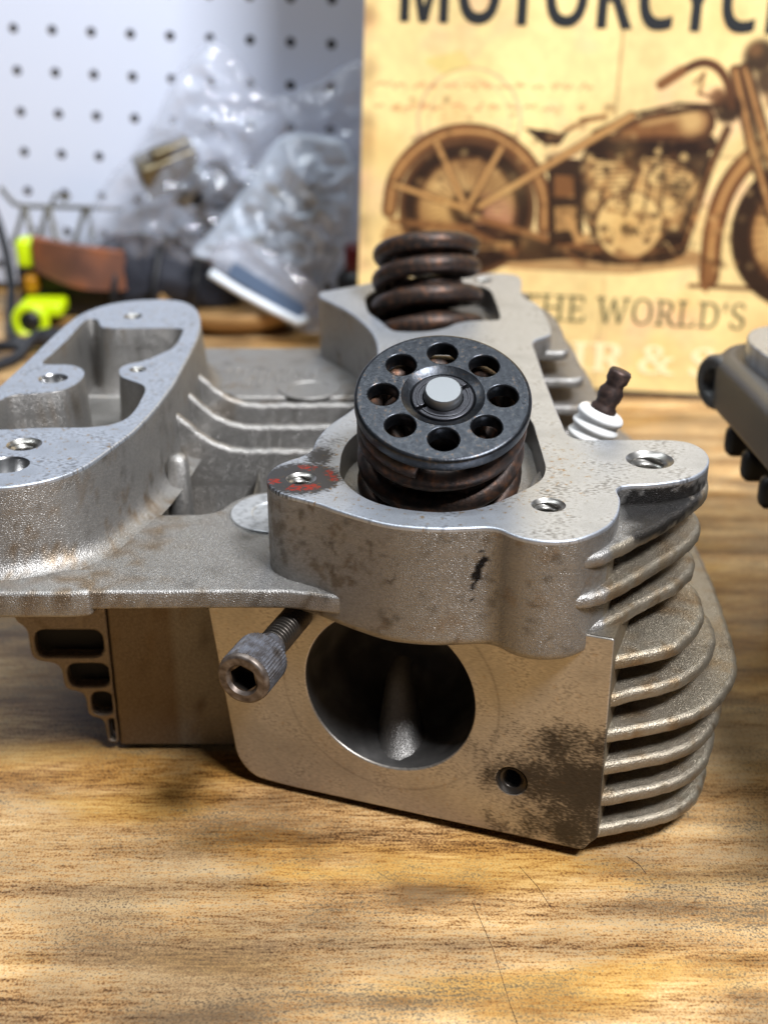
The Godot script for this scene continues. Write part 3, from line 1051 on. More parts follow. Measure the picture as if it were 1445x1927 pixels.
	# --- cooling fins on the right
	var fins := [
		[64.2, V([26, -209, 31.5, -203.9, 34.6, -203.2, 39.1, -204.9, 42.6, -208.0, 51.4, -216.6, 59.4, -225.6, 64.3, -232.9, 66.2, -239.5, 65.4, -245.8, 61.5, -249.6, 50, -250.1, 36, -250.1])],
		[56.6, V([29, -207, 33.0, -202.9, 36.6, -202.9, 40.3, -204.7, 42.6, -206.5, 52.0, -216.2, 59.6, -224.8, 63.0, -230.3, 64.6, -235.9, 63.9, -241.3, 60, -246, 50, -248, 36, -248])],
		[49.0, V([30, -212, 36.5, -205.0, 40, -206.2, 42.5, -208.0, 50.5, -215.5, 57.8, -222.3, 61.9, -228.0, 63.6, -233.4, 63.2, -238.2, 59, -244, 50, -247, 36, -247])],
		[41.4, V([33, -214, 40, -206.2, 43.7, -206.5, 47.7, -207.6, 55.3, -210.8, 60.0, -215.9, 63.7, -222.3, 64.9, -227.8, 65.0, -234.2, 63.4, -239.2, 58, -244.5, 48, -247, 36, -247])],
		[33.8, V([33, -214, 40, -204.8, 43.3, -205.2, 48.3, -207.2, 55.9, -210.4, 61.8, -215.3, 66.3, -222.1, 68.3, -228.0, 68.8, -234.8, 67, -242, 60, -249, 48, -252, 36, -252])],
	]
	for f in fins:
		fin(h, f[1], f[0], 2.9, 1.15)
		if f[0] > 60.0:
			continue
	var long_fins := [
		[26.2, 0.0], [18.6, -2.6], [11.0, -3.6], [3.4, -4.6]]
	for f in long_fins:
		var d: float = f[1]
		var half := V([43.1, -204.4, 48.7, -205.9, 57.2, -208.8, 64.2 + d * 0.2, -213.2, 69.4 + d * 0.5, -219.5, 73.1 + d * 0.8, -226.5, 74.9 + d, -234.5, 76.2 + d, -247.6, 77.4 + d, -264.8, 77.8 + d, -282.7])
		var other := mirrored(half)
		fin(h, V([30, -216, 39.5, -204.2]) + half + other + V([39.5, -387.8, 30, -376]), f[0], 2.9, 1.15)
	for k in 5:
		var y := 64.2 - 7.6 * k
		var x := 48.6 + 4.6 * k
		fin(h, V([34, -325.0, 40, -324.8, x - 1.4, -324.6, x + 0.4, -326.4, x + 1.2, -340, x, -362, x - 6, -377, 44, -384, 36, -386]), y, 2.7, 1.0)
	soiled = false

	valve_assembly(h, Transform3D(Basis(Vector3.RIGHT, deg_to_rad(26.0)), Vector3(11.2, DECK, -237.6)), true)
	valve_assembly(h, Transform3D(Basis(Vector3.RIGHT, deg_to_rad(-26.0)) * Basis(Vector3.UP, 2.2), Vector3(12.2, DECK, -356.0)), false)
	spark_plug(h)

func hole_bottom(hole: Node3D, c: Vector2, r: float, y: float) -> void:
	begin()
	plug_of(circle(c, r + 0.2, 24), y, true)
	done("hole_bottom", M["dark void"], hole)

func guide_radii() -> Array:
	var out := []
	for k in 33:
		out.append(lerpf(7.6, 2.0, pow(k / 32.0, 0.62)))
	return out

func lathe_at(c: Vector3, profile: Array, seg := 36) -> void:
	var keep := frame
	frame = keep * Transform3D(Basis(), c)
	lathe(profile, seg)
	frame = keep

func thread_in_frame(c: Vector2, r: float, depth: float, pitch: float, chamfer: float) -> void:
	thread_in(c, r, 0.0, depth, pitch, chamfer)

func socket_screw(h: Node3D, pf: Transform3D, at: Vector2) -> void:
	frame = pf * Transform3D(Basis(), Vector3(at.x, 0, at.y))
	begin()
	var rows := []
	for k in range(-8, 84):
		var y := k * 0.16
		var row := PackedVector3Array()
		for i in 32:
			var a := TAU * i / 32
			var rad := 2.62 + 0.36 * cos(TAU * y / 1.0 - a)
			row.append(Vector3(cos(a) * rad, y, sin(a) * rad))
		rows.append(row)
	rows_surface(rows, true)
	var s := done("screw_thread", M["oily black steel"], h)
	begin()
	lathe([Vector2(2.75, 12.9), Vector2(2.95, 13.4), Vector2(2.95, 16.4), Vector2(3.4, 16.9), Vector2(4.4, 17.0)], 40)
	done("shank", M["zinc plated steel"], s)
	begin()
	lathe([Vector2(4.2, 17.0), Vector2(5.0, 17.25), Vector2(5.15, 17.6), Vector2(5.15, 25.2)], 240, true, 0.13, 48)
	done("knurled_head", M["zinc plated steel"], s)
	begin()
	var hexa := PackedVector2Array()
	for k in 6:
		hexa.append(Vector2.from_angle(TAU * k / 6.0 + 0.35) * 2.75)
	hexa = divided(hexa, 0.5)
	var ring := circle(Vector2.ZERO, 4.55, 64)
	band(counter(circle(Vector2.ZERO, 4.55, 64)), normals_of(counter(circle(Vector2.ZERO, 4.55, 64))), PackedVector2Array([Vector2(0.0, 26.3), Vector2(0.3, 26.2), Vector2(0.5, 25.9), Vector2(0.62, 25.2)]), false)
	cap([ring, circle(Vector2.ZERO, 3.25, 40)], 26.3)
	lathe([Vector2(3.25, 26.3), Vector2(2.75, 25.6)], 40)
	cap([circle(Vector2.ZERO, 2.78, 40), counter(hexa)], 25.6)
	done("screw_rim", M["rusty bolt steel"], s)
	begin()
	band(counter(hexa), normals_of(counter(hexa)), PackedVector2Array([Vector2(0, 25.6), Vector2(0, 21.5)]), true, false)
	plug_of(hexa, 21.5)
	done("hex_socket", M["oily black steel"], s)

func helix(r0: float, r1: float, wire: float, y0: float, turns: float, rise: Callable, turn0 := 0.0) -> void:
	var path := PackedVector3Array()
	var steps := int(turns * 44)
	for k in steps + 1:
		var t := float(k) / steps
		var a := turn0 + TAU * turns * t
		var r := lerpf(r0, r1, t)
		path.append(Vector3(cos(a) * r, y0 + rise.call(t * turns), sin(a) * r))
	tube(path, wire, 14)

func valve_assembly(h: Node3D, xf: Transform3D, capped: bool) -> void:
	frame = xf
	begin()
	if capped:
		# from the top downwards: closed first turn, then open turns
		helix(14.1, 14.3, 2.45, 13.9, 5.6, func(t): return -(2.4 * minf(t, 0.9) + maxf(t - 0.9, 0.0) * 7.4), 1.9)
	else:
		helix(12.6, 14.4, 2.65, 17.6, 5.6, func(t): return -(5.0 * minf(t, 1.0) + maxf(t - 1.0, 0.0) * 8.2), 0.6)
	var s := done("valve_spring", M["rusty spring steel"], h, "rusty brown valve spring under the drilled cap" if capped else "bare rusty brown valve spring at the far end")
	begin()
	if capped:
		helix(9.2, 9.2, 1.7, 12.4, 7.5, func(t): return -t * 4.6, 0.0)
	else:
		helix(8.6, 9.0, 1.7, 16.8, 7.5, func(t): return -t * 4.8, 0.0)
	done("inner_spring", M["rusty spring steel"], s)
	begin()
	lathe([Vector2(0.01, 19.0 if capped else 8.0), Vector2(3.4, 19.0 if capped else 8.0), Vector2(3.5, -24.0)], 24)
	lathe([Vector2(5.6, 2.0), Vector2(6.4, 1.0), Vector2(6.6, -24.0)], 24)
	done("valve_guide", M["oily black steel"], s)
	if not capped:
		return
	var top := 19.4
	begin()
	var outer := circle(Vector2.ZERO, 16.9, 120)
	var holes := []
	for k in 8:
		holes.append(circle(Vector2.from_angle(TAU * k / 8.0 + 0.02) * 11.35, 2.85, 36))
	slab(outer, holes, top, top - 2.9, 0.7, {"hole_bev": 0.3, "low": 0.5, "extra": inner_points(outer, 3.0, [circle(Vector2.ZERO, 8.6, 40)] + holes), "hole_rows": 2, "top": false})
	cap_ring(outer, holes, top, 0.7)
	lathe([Vector2(8.0, top), Vector2(7.8, top - 0.12), Vector2(6.45, top - 0.75), Vector2(6.25, top - 0.8), Vector2(6.1, top - 1.3), Vector2(3.0, top - 1.4)], 72)
	lathe([Vector2(16.4, top - 2.9), Vector2(14.0, top - 3.0)], 72)
	lathe([Vector2(8.3, top - 2.9), Vector2(7.8, top - 9.0), Vector2(5.0, top - 9.2)], 48)
	var c := done("spring_cap", M["black oxide steel"], h, "round black steel cap with eight drilled holes")
	for s2 in 2:
		begin()
		var a0 := deg_to_rad(-32.0 + 180.0 * s2) + 0.075
		var a1 := a0 + PI - 0.15
		var arc := PackedVector2Array()
		for k in 25:
			arc.append(Vector2.from_angle(lerpf(a0, a1, k / 24.0)) * 5.95)
		for k in 25:
			arc.append(Vector2.from_angle(lerpf(a1, a0, k / 24.0)) * 3.75)
		slab(divided(arc, 0.6), [], top - 0.55, top - 3.0, 0.22)
		var arc2 := PackedVector2Array()
		for k in 25:
			arc2.append(Vector2.from_angle(lerpf(a0 + 0.02, a1 - 0.02, k / 24.0)) * 5.2)
		for k in 25:
			arc2.append(Vector2.from_angle(lerpf(a1 - 0.02, a0 + 0.02, k / 24.0)) * 4.7)
		slab(divided(arc2, 0.5), [], top - 0.40, top - 0.6, 0.08)
		done("keeper", M["black keeper steel"], c)
	begin()
	var tip := circle(Vector2.ZERO, 3.3, 56)
	plug_of(tip, top + 1.5)
	lathe([Vector2(3.3, top + 1.5), Vector2(3.62, top + 1.15)], 56)
	lathe([Vector2(3.62, top + 1.15), Vector2(3.62, top - 0.9)], 56)
	done("valve_tip", M["bright steel tip"], c)

func cap_ring(outer: PackedVector2Array, holes: Array, y: float, bev: float) -> void:
	var o := counter(outer)
	var loops := [moved(o, normals_of(o), -bev), circle(Vector2.ZERO, 8.0, 72)]
	for k in holes:
		var hl := counter(k)
		loops.append(moved(hl, normals_of(hl), 0.3))
	cap(loops, y, true)

func spark_plug(h: Node3D) -> void:
	var up := Vector3(0.36, 0.93, -0.04).normalized()
	var side := up.cross(Vector3.BACK).normalized()
	frame = Transform3D(Basis(side, up, side.cross(up)), Vector3(47.6, 73.6, -261.5))
	begin()
	var prof := []
	for k in 4:
		var y := -2.6 * k
		prof.append_array([Vector2(4.9 if k == 0 else 4.75, y - 0.4), Vector2(5.3, y - 1.0), Vector2(5.25, y - 1.7), Vector2(4.75, y - 2.2), Vector2(4.7, y - 2.5)])
	prof.push_front(Vector2(4.4, -0.05))
	prof.push_front(Vector2(2.4, 0.0))
	prof.append_array([Vector2(5.3, -11.5), Vector2(5.6, -24.0)])
	lathe(prof, 44)
	var p := done("spark_plug", M["white porcelain"], h, "white ribbed spark plug with a brown terminal, behind the right ear")
	begin()
	lathe([Vector2(2.9, -0.1), Vector2(2.9, 0.8), Vector2(2.35, 1.4), Vector2(2.35, 2.2), Vector2(2.7, 3.2), Vector2(2.75, 4.6), Vector2(2.15, 5.6), Vector2(2.0, 6.4), Vector2(2.45, 7.2), Vector2(2.5, 9.0), Vector2(2.2, 9.6), Vector2(0.01, 9.7)], 32)
	done("terminal", M["brown terminal steel"], p)
	begin()
	lathe([Vector2(5.6, -20), Vector2(9.2, -20.5), Vector2(9.2, -28), Vector2(6.5, -28.5), Vector2(6.5, -36)], 6, false)
	done("plug_nut", M["zinc plated steel"], p)
	frame = Transform3D()

# ------------------------------------------------------------------ the second head, dark, at the right
func second_head() -> void:
	var h := thing("black_cylinder_head", Vector3(150, 0, -300), "black painted cylinder head with a pale machined top, blurred at the right edge", "cylinder head")
	var paint: Material = M["black painted aluminium"]
	var body := rounded(V([95.5, -170, 88.2, -300, 86.6, -321, 92, -331, 108, -337, 150, -342, 214, -330, 214, -170]), 5.0, 5)
	begin()
	slab(divided(body, 3.0), [], 69.0, 54.0, 3.2, {"low": 2.0, "under": true})
	done("rocker_housing", paint, h)
	begin()
	var face := rounded(V([104, -170, 96.0, -290, 92.5, -316, 97, -326, 110, -331, 150, -334, 206, -322, 206, -170]), 5.0, 5)
	var bolt := circle(Vector2(112, -309), 3.0, 28)
	var open := rounded(V([122, -180, 113, -290, 122, -306, 150, -312, 194, -308, 194, -180]), 6.0, 5)
	slab(divided(face, 2.5), [bolt, divided(open, 2.5)], 74.5, 68.5, 0.5, {"hole_down": 62.0})
	plug_of(divided(open, 2.5), 62.0)
	plug_of(bolt, 64.0)
	var fm := face_material("second machined face", M["machined pushrod face"].albedo_texture, 0.8, 0.36)
	uv_box = Rect2(90, -335, 120, 95)
	done("gasket_face", fm, h, "pale milled top face")
	# lug with a cross hole at its far left corner
	begin()
	var axis := Vector3(-0.93, 0.02, 0.36).normalized()
	var side := axis.cross(Vector3.BACK).normalized()
	frame = Transform3D(Basis(side, axis, side.cross(axis)), Vector3(86.2, 61.2, -320.0))
	lathe([Vector2(7.4, -16), Vector2(7.4, -1.2), Vector2(6.9, -0.3), Vector2(6.2, 0.0), Vector2(4.3, 0.0), Vector2(3.8, -0.5), Vector2(3.7, -12.0), Vector2(0.01, -12.0)], 40)
	frame = Transform3D()
	done("mounting_lug", paint, h)
	var k := 0
	for f in [[31.2, 118.0, -320.0], [23.8, 121.0, -320.0], [16.4, 122.0, -318.0], [9.0, 122.0, -316.0], [1.6, 122.0, -314.0]]:
		var x: float = f[1]
		begin()
		var o := rounded(V([x + 8.0, -170, x + 1.0, -290, x, f[2] + 6.0, x + 3.0, f[2], x + 14, f[2] - 4.0, 150, f[2] - 8.0, 206, -320, 206, -170]), 5.0, 5)
		slab(divided(o, 3.0), [], f[0] + 4.2, f[0], 1.9, {"low": 1.9, "under": true})
		done("cooling_fin", paint, h)
		k += 1
	for z in [-312.0, -295.5, -279.0, -262.5, -246.0]:
		begin()
		block(Vector3(112.0, 48.0, z), Vector3(45.0, 8.6, 5.4), 2.4)
		done("cooling_fin", M["black plastic"], h)
	begin()
	slab(rounded(V([118, -178, 108, -312, 150, -322, 202, -314, 202, -178]), 4.0, 4), [], 54.5, 0.4, 0.5)
	done("body_core", paint, h)

# ------------------------------------------------------------------ the printed sign
class Canvas:
	var w: int
	var h: int
	var k: float          # pixels per millimetre
	var d := PackedByteArray()

	func _init(mm: Vector2, scale: float) -> void:
		k = scale
		w = int(mm.x * k)
		h = int(mm.y * k)
		d.resize(w * h * 3)

	func blend(x: int, y: int, c: Color, a: float) -> void:
		var p := (y * w + x) * 3
		d[p] = int(lerpf(d[p], c.r * 255.0, a))
		d[p + 1] = int(lerpf(d[p + 1], c.g * 255.0, a))
		d[p + 2] = int(lerpf(d[p + 2], c.b * 255.0, a))

	# points in millimetres, x to the right and y up from the lower left corner
	func stroke(pts: Array, wide: float, c: Color, alpha := 1.0, soft := 0.8) -> void:
		for i in pts.size() - 1:
			var a: Vector2 = Vector2(pts[i].x * k, h - pts[i].y * k)
			var b: Vector2 = Vector2(pts[i + 1].x * k, h - pts[i + 1].y * k)
			var r := wide * 0.5 * k
			var s := soft * k
			var lo := a.min(b) - Vector2.ONE * (r + s)
			var hi := a.max(b) + Vector2.ONE * (r + s)
			for y in range(maxi(0, int(lo.y)), mini(h, int(hi.y) + 1)):
				for x in range(maxi(0, int(lo.x)), mini(w, int(hi.x) + 1)):
					var p := Vector2(x, y)
					var t := clampf((p - a).dot(b - a) / maxf((b - a).length_squared(), 0.001), 0.0, 1.0)
					var dist := p.distance_to(a.lerp(b, t))
					var v := clampf((r + s * 0.5 - dist) / s, 0.0, 1.0) * alpha
					if v > 0.01:
						blend(x, y, c, v)

	func fill(pts: Array, c: Color, alpha := 1.0, soft := 1.0) -> void:
		var poly := PackedVector2Array()
		var lo := Vector2(1e6, 1e6)
		var hi := -lo
		for q in pts:
			var v := Vector2(q.x * k, h - q.y * k)
			poly.append(v)
			lo = lo.min(v)
			hi = hi.max(v)
		for y in range(maxi(0, int(lo.y)), mini(h, int(hi.y) + 1)):
			for x in range(maxi(0, int(lo.x)), mini(w, int(hi.x) + 1)):
				if Geometry2D.is_point_in_polygon(Vector2(x, y), poly):
					blend(x, y, c, alpha)

	func ring(c: Vector2, r: float, wide: float, col: Color, alpha := 1.0, soft := 0.8, a0 := 0.0, a1 := 360.0) -> void:
		var cc := Vector2(c.x * k, h - c.y * k)
		var reach := (r + wide * 0.5 + soft) * k
		for y in range(maxi(0, int(cc.y - reach)), mini(h, int(cc.y + reach) + 1)):
			for x in range(maxi(0, int(cc.x - reach)), mini(w, int(cc.x + reach) + 1)):
				var q := Vector2(x, y) - cc
				var ang := fposmod(rad_to_deg(atan2(-q.y, q.x)), 360.0)
				if ang < a0 or ang > a1:
					continue
				var dist := absf(q.length() / k - r)
				var v := clampf((wide * 0.5 + soft * 0.5 - dist) / soft, 0.0, 1.0) * alpha
				if v > 0.01:
					blend(x, y, col, v)

	func disc(c: Vector2, r: float, col: Color, alpha := 1.0, soft := 1.0) -> void:
		ring(c, 0.0, r * 2.0, col, alpha, soft)

func smooth_path(pts: Array, closed := false) -> Array:
	return Array(curve(pts, 2.5, closed))

func sign_texture(size: Vector2) -> ImageTexture:
	var cv := Canvas.new(size, 3.4)
	var r := RandomNumberGenerator.new()
	r.seed = 21
	# aged parchment
	var broad := noise_bytes(91, 0.006, cv.w, cv.h, 4)
	var fine := noise_bytes(92, 0.05, cv.w, cv.h, 3)
	var pink := noise_bytes(93, 0.008, cv.w, cv.h, 3)
	var p := 0
	for i in cv.w * cv.h:
		var v: float = 0.965 + (broad[i] - 128) / 255.0 * 0.15 + (fine[i] - 128) / 255.0 * 0.08
		var k: float = clampf((pink[i] - 150) / 70.0, 0.0, 1.0) * 0.30
		cv.d[p] = clampi(int(249 * v), 0, 255)
		cv.d[p + 1] = clampi(int((219 - 40 * k) * v), 0, 255)
		cv.d[p + 2] = clampi(int((152 + 5 * k) * v), 0, 255)
		p += 3
	var dark := Color(0.15, 0.085, 0.05)
	var brown := Color(0.31, 0.19, 0.11)
	var tan_ := Color(0.74, 0.56, 0.34)
	var light := Color(0.90, 0.76, 0.50)
	var warm := Color(0.50, 0.33, 0.19)
	# faded postmark and handwriting
	cv.ring(Vector2(39.9, 100.0), 19.0, 0.8, Color(0.55, 0.40, 0.42), 0.40)
	cv.ring(Vector2(39.9, 100.0), 15.0, 0.5, Color(0.55, 0.40, 0.42), 0.25)
	for row in [[4.0, 111.4, 80.0], [4.0, 104.0, 72.0]]:
		var x: float = row[0]
		while x < row[2]:
			var l := r.randf_range(2.0, 6.0)
			var pts := []
			for q in 6:
				pts.append(Vector2(x + l * q / 5.0, row[1] + x * 0.03 + r.randf_range(-1.1, 1.3)))
			cv.stroke(pts, 0.7, Color(0.72, 0.38, 0.26), 0.35)
			x += l + r.randf_range(0.8, 3.0)
	cv.fill([Vector2(22, 121), Vector2(36, 125), Vector2(40, 120), Vector2(30, 116)], Color(0.70, 0.66, 0.25), 0.25)
	# ground shadow
	cv.fill([Vector2(8, 55), Vector2(60, 46), Vector2(104, 46), Vector2(140, 52), Vector2(126, 57), Vector2(60, 60), Vector2(10, 60)], warm, 0.55)
	cv.stroke([Vector2(127.8, 42.8), Vector2(160, 42.7)], 1.6, brown, 0.85)
	# rear wheel
	var hub := Vector2(40.7, 68.0)
	cv.disc(hub, 24.5, dark, 0.95)
	cv.ring(hub, 24.8, 2.4, brown, 0.9)
	cv.disc(hub, 19.0, tan_, 0.75)
	cv.disc(hub + Vector2(-6, 4), 10.0, light, 0.55, 6.0)
	cv.disc(hub + Vector2(10, -3), 8.0, Color(0.80, 0.56, 0.46), 0.6, 6.0)
	cv.ring(hub, 18.6, 1.2, brown, 0.8)
	for q in 40:
		var a := TAU * q / 40.0
		cv.stroke([hub + Vector2.from_angle(a) * 4.0, hub + Vector2.from_angle(a + 0.2) * 18.0], 0.4, brown, 0.5)
	cv.disc(hub, 6.5, dark, 0.9, 2.0)
	cv.disc(hub + Vector2(0.5, 0.5), 2.6, warm, 0.8)
	# rear mudguard
	var guard := [Vector2(11.2, 66), Vector2(12.9, 77.7), Vector2(18.6, 86.8), Vector2(28.3, 93.9), Vector2(38.2, 96.4), Vector2(48.1, 95.6), Vector2(57.3, 91.2), Vector2(64.8, 83.8), Vector2(69.5, 74.2), Vector2(70.7, 62.4)]
	guard = smooth_path(guard)
	cv.stroke(guard, 5.6, brown, 0.95)
	cv.stroke(guard, 3.8, warm, 1.0)
	cv.stroke(guard, 1.2, tan_, 0.9)
	for e in [Vector2(28, 92), Vector2(52.5, 91), Vector2(12.5, 76)]:
		cv.stroke([hub, e], 2.8, brown, 0.9)
		cv.stroke([hub, e], 1.9, tan_, 1.0)
	# chain stay and base
	cv.fill(smooth_path([Vector2(44, 62), Vector2(58.5, 61), Vector2(75, 56.5), Vector2(124.8, 60.8), Vector2(123.6, 53.7), Vector2(101.9, 49.7), Vector2(81.6, 50.8), Vector2(59.3, 48.7), Vector2(36, 51)], true), dark, 0.85)
	cv.stroke([Vector2(44, 65), Vector2(76, 57), Vector2(92, 55)], 2.6, warm, 0.9)
	cv.stroke([Vector2(12, 62), Vector2(40, 61), Vector2(60, 52)], 2.4, warm, 0.85)
	cv.stroke([Vector2(44, 54), Vector2(58, 55)], 3.0, tan_, 0.8)
	cv.stroke([Vector2(101, 52), Vector2(124, 58.5)], 1.8, warm, 0.9)
	# oil tank, gearbox
	cv.fill([Vector2(70.0, 88), Vector2(82, 88), Vector2(86, 58), Vector2(73, 55)], dark, 0.92)
	cv.fill([Vector2(73, 82), Vector2(80, 82), Vector2(81, 74), Vector2(73.5, 74)], warm, 0.9)
	cv.fill([Vector2(74, 70), Vector2(82, 71), Vector2(83, 62), Vector2(75, 61)], tan_, 0.8)
	cv.stroke([Vector2(79, 67), Vector2(84, 58), Vector2(88, 60)], 2.6, tan_, 0.9)
	# engine: two cylinders, crankcase, covers
	cv.fill(smooth_path([Vector2(84, 92), Vector2(128, 94), Vector2(127, 76), Vector2(124, 59), Vector2(101, 56), Vector2(88, 62)], true), dark, 0.85)
	for c in [[Vector2(92, 84), 8.0], [Vector2(99, 78), 7.0], [Vector2(112, 84), 8.5], [Vector2(121, 80), 6.0], [Vector2(106, 73), 6.5], [Vector2(117, 70), 6.0], [Vector2(90, 73), 5.0]]:
		cv.disc(c[0], c[1], tan_, 0.85, 3.0)
		cv.disc(c[0] + Vector2(-1, 1.2), c[1] * 0.6, light, 0.75, 3.0)
	for q in 26:
		var at := Vector2(r.randf_range(86, 126), r.randf_range(62, 92))
		cv.stroke([at, at + Vector2(r.randf_range(-4, 4), r.randf_range(-5, 5))], r.randf_range(0.8, 1.8), dark if q % 3 else brown, 0.85)
	cv.disc(Vector2(102.4, 64.5), 13.2, brown, 0.9)
	cv.disc(Vector2(102.4, 64.5), 12.2, light, 0.95)
	cv.disc(Vector2(105, 61), 8.5, tan_, 0.45, 6.0)
	cv.disc(Vector2(101.5, 63.2), 2.2, dark, 0.85)
	cv.stroke([Vector2(94, 70), Vector2(112, 68)], 1.2, brown, 0.6)
	# tank, seat, frame tubes
	cv.fill(smooth_path([Vector2(84, 95), Vector2(97.2, 98), Vector2(128.1, 99.5), Vector2(131.5, 94.1), Vector2(107.5, 89.5), Vector2(86, 89)], true), dark, 0.92)
	cv.fill(smooth_path([Vector2(92, 95.6), Vector2(100.6, 103.0), Vector2(115.6, 107.6), Vector2(127.0, 108.3), Vector2(130.2, 103.4), Vector2(128.0, 97.6), Vector2(107, 95.6)], true), brown, 1.0)
	cv.fill(smooth_path([Vector2(96, 97.4), Vector2(102, 101.8), Vector2(115.6, 105.8), Vector2(125.6, 106.6), Vector2(127.6, 103), Vector2(126.2, 99.6), Vector2(107, 97.6)], true), warm, 1.0)
	cv.disc(Vector2(121.5, 103.2), 4.6, light, 0.7, 5.0)
	cv.stroke([Vector2(104, 101.5), Vector2(118, 104.8)], 1.6, light, 0.6, 2.0)
	cv.stroke([Vector2(86, 98), Vector2(100, 104.6), Vector2(116, 109), Vector2(130, 109)], 1.2, dark, 0.9)
	cv.stroke([Vector2(45.7, 69.2), Vector2(68.8, 84.4), Vector2(99.5, 104.2)], 3.4, brown, 0.9)
	cv.stroke([Vector2(45.7, 69.2), Vector2(68.8, 84.4), Vector2(99.5, 104.2)], 2.2, tan_, 1.0)
	cv.fill([Vector2(60, 98.5), Vector2(67.9, 98), Vector2(73.9, 97), Vector2(79.4, 101), Vector2(89.8, 104.4), Vector2(81.1, 102.8), Vector2(76.6, 97.2), Vector2(73.9, 92.7), Vector2(67.9, 93)], dark, 0.95)
	cv.stroke([Vector2(77, 98.6), Vector2(83, 102.0), Vector2(90, 103.6)], 1.6, warm, 0.9)
	cv.stroke([Vector2(134.6, 100.8), Vector2(130.3, 88.4), Vector2(124.0, 58.8)], 3.0, dark, 0.9)
	cv.stroke([Vector2(134.6, 100.8), Vector2(130.3, 88.4), Vector2(124.0, 58.8)], 1.2, warm, 0.9)
	# front wheel and mudguard
	var fhub := Vector2(170.6, 64.9)
	cv.disc(fhub, 30.0, dark, 0.95)
	cv.disc(fhub, 22.5, tan_, 0.9)
	cv.disc(fhub + Vector2(-8, -2), 10.0, light, 0.6, 6.0)
	cv.ring(fhub, 22.5, 1.4, brown, 0.9)
	for q in 40:
		var a := TAU * q / 40.0
		cv.stroke([fhub + Vector2.from_angle(a) * 4.0, fhub + Vector2.from_angle(a + 0.2) * 22.0], 0.45, brown, 0.6)
	var fguard := [Vector2(134.6, 46), Vector2(134.2, 64.2), Vector2(136.6, 78.0), Vector2(141.4, 87.4), Vector2(149.0, 95.0), Vector2(159, 99.6), Vector2(172, 101), Vector2(186, 98), Vector2(197, 90)]
	fguard = smooth_path(fguard)
	cv.stroke(fguard, 7.4, brown, 0.95)
	cv.stroke(fguard, 5.2, warm, 1.0)
	cv.stroke(fguard, 1.6, tan_, 0.9)
	cv.fill([Vector2(132, 52), Vector2(138, 52), Vector2(134.5, 40), Vector2(131.6, 42)], warm, 0.8)
	# forks, handlebar, lamp
	for f in [[Vector2(135.0, 121.2), Vector2(143.8, 96.5), Vector2(156, 68)], [Vector2(138.2, 122.2), Vector2(147.6, 100.3), Vector2(162, 66)]]:
		cv.stroke(f, 4.4, dark, 0.9)
		cv.stroke(f, 2.6, warm, 1.0)
		cv.stroke(f, 0.9, tan_, 0.9)
	cv.disc(Vector2(134, 108), 5.0, dark, 0.9, 2.0)
	cv.disc(Vector2(130, 112), 3.0, brown, 0.8, 2.0)
	var bar := [Vector2(109.0, 115.6), Vector2(115.9, 120.4), Vector2(123.1, 123.6), Vector2(128.1, 122.3), Vector2(132.5, 117.4), Vector2(135.3, 109)]
	var grip := [bar[0], bar[1]]
	bar = smooth_path(bar)
	cv.stroke(bar, 2.8, brown, 0.95)
	cv.stroke(grip, 3.6, warm, 0.95)
	cv.stroke([Vector2(121, 116.5), Vector2(124, 120), Vector2(123, 113), Vector2(127, 112)], 1.0, brown, 0.8)
	cv.stroke([Vector2(112, 105.5), Vector2(122, 107.5), Vector2(133, 108.5)], 1.4, dark, 0.7)
	cv.disc(Vector2(143, 126.5), 5.6, dark, 0.92, 3.0)
	cv.disc(Vector2(141.2, 128.5), 2.4, warm, 0.6, 2.0)
	cv.disc(Vector2(147, 118), 4.6, dark, 0.8, 3.0)
	cv.disc(Vector2(151, 112), 3.6, brown, 0.8, 3.0)
	for q in 9:
		# cylinder fins and push-rod tubes
		cv.stroke([Vector2(88, 77 + q * 1.7), Vector2(101, 78 + q * 1.7)], 0.6, dark, 0.55)
		cv.stroke([Vector2(107, 79 + q * 1.6), Vector2(122, 77 + q * 1.6)], 0.6, dark, 0.55)
	for q in 5:
		cv.stroke([Vector2(104 + q * 2.4, 90 - q), Vector2(101 + q * 3.2, 70)], 0.8, light if q % 2 else dark, 0.8)
	for q in 12:
		cv.stroke([Vector2(11 + q * 11, 54 + r.randf_range(-2, 2)), Vector2(19 + q * 11, 52 + r.randf_range(-3, 3))], r.randf_range(0.8, 2.4), dark if q % 2 else warm, 0.6, 1.5)
	for q in 130:
		var at := Vector2(r.randf_range(85, 127), r.randf_range(57, 92))
		if r.randf() < 0.5:
			cv.disc(at, r.randf_range(0.5, 1.6), [dark, light, tan_, brown][q % 4], r.randf_range(0.4, 0.8), 0.8)
		else:
			cv.stroke([at, at + Vector2.from_angle(r.randf() * TAU) * r.randf_range(1.5, 4.5)], r.randf_range(0.35, 0.8), [dark, light, brown][q % 3], r.randf_range(0.4, 0.8), 0.6)
	for q in 90:
		# orange-brown ageing
		cv.disc(Vector2(r.randf_range(0, 194), r.randf_range(0, 165)), r.randf_range(2, 9), [Color(0.80, 0.52, 0.30), Color(0.86, 0.66, 0.36), Color(0.95, 0.84, 0.55)][q % 3], r.randf_range(0.06, 0.20), 8.0)
	for side in 60:
		# browned, rubbed edges of the print
		var along_ := r.randf()
		cv.disc(Vector2(r.randf_range(0, 3), along_ * 200.0), r.randf_range(1, 4), brown, 0.10, 4.0)
	for q in 420:
		# worn, sponged ink over the drawing
		var at := Vector2(r.randf_range(12, 160), r.randf_range(48, 108))
		cv.disc(at, r.randf_range(0.3, 1.5), [dark, tan_, light, brown][q % 4], r.randf_range(0.12, 0.45), 1.2)
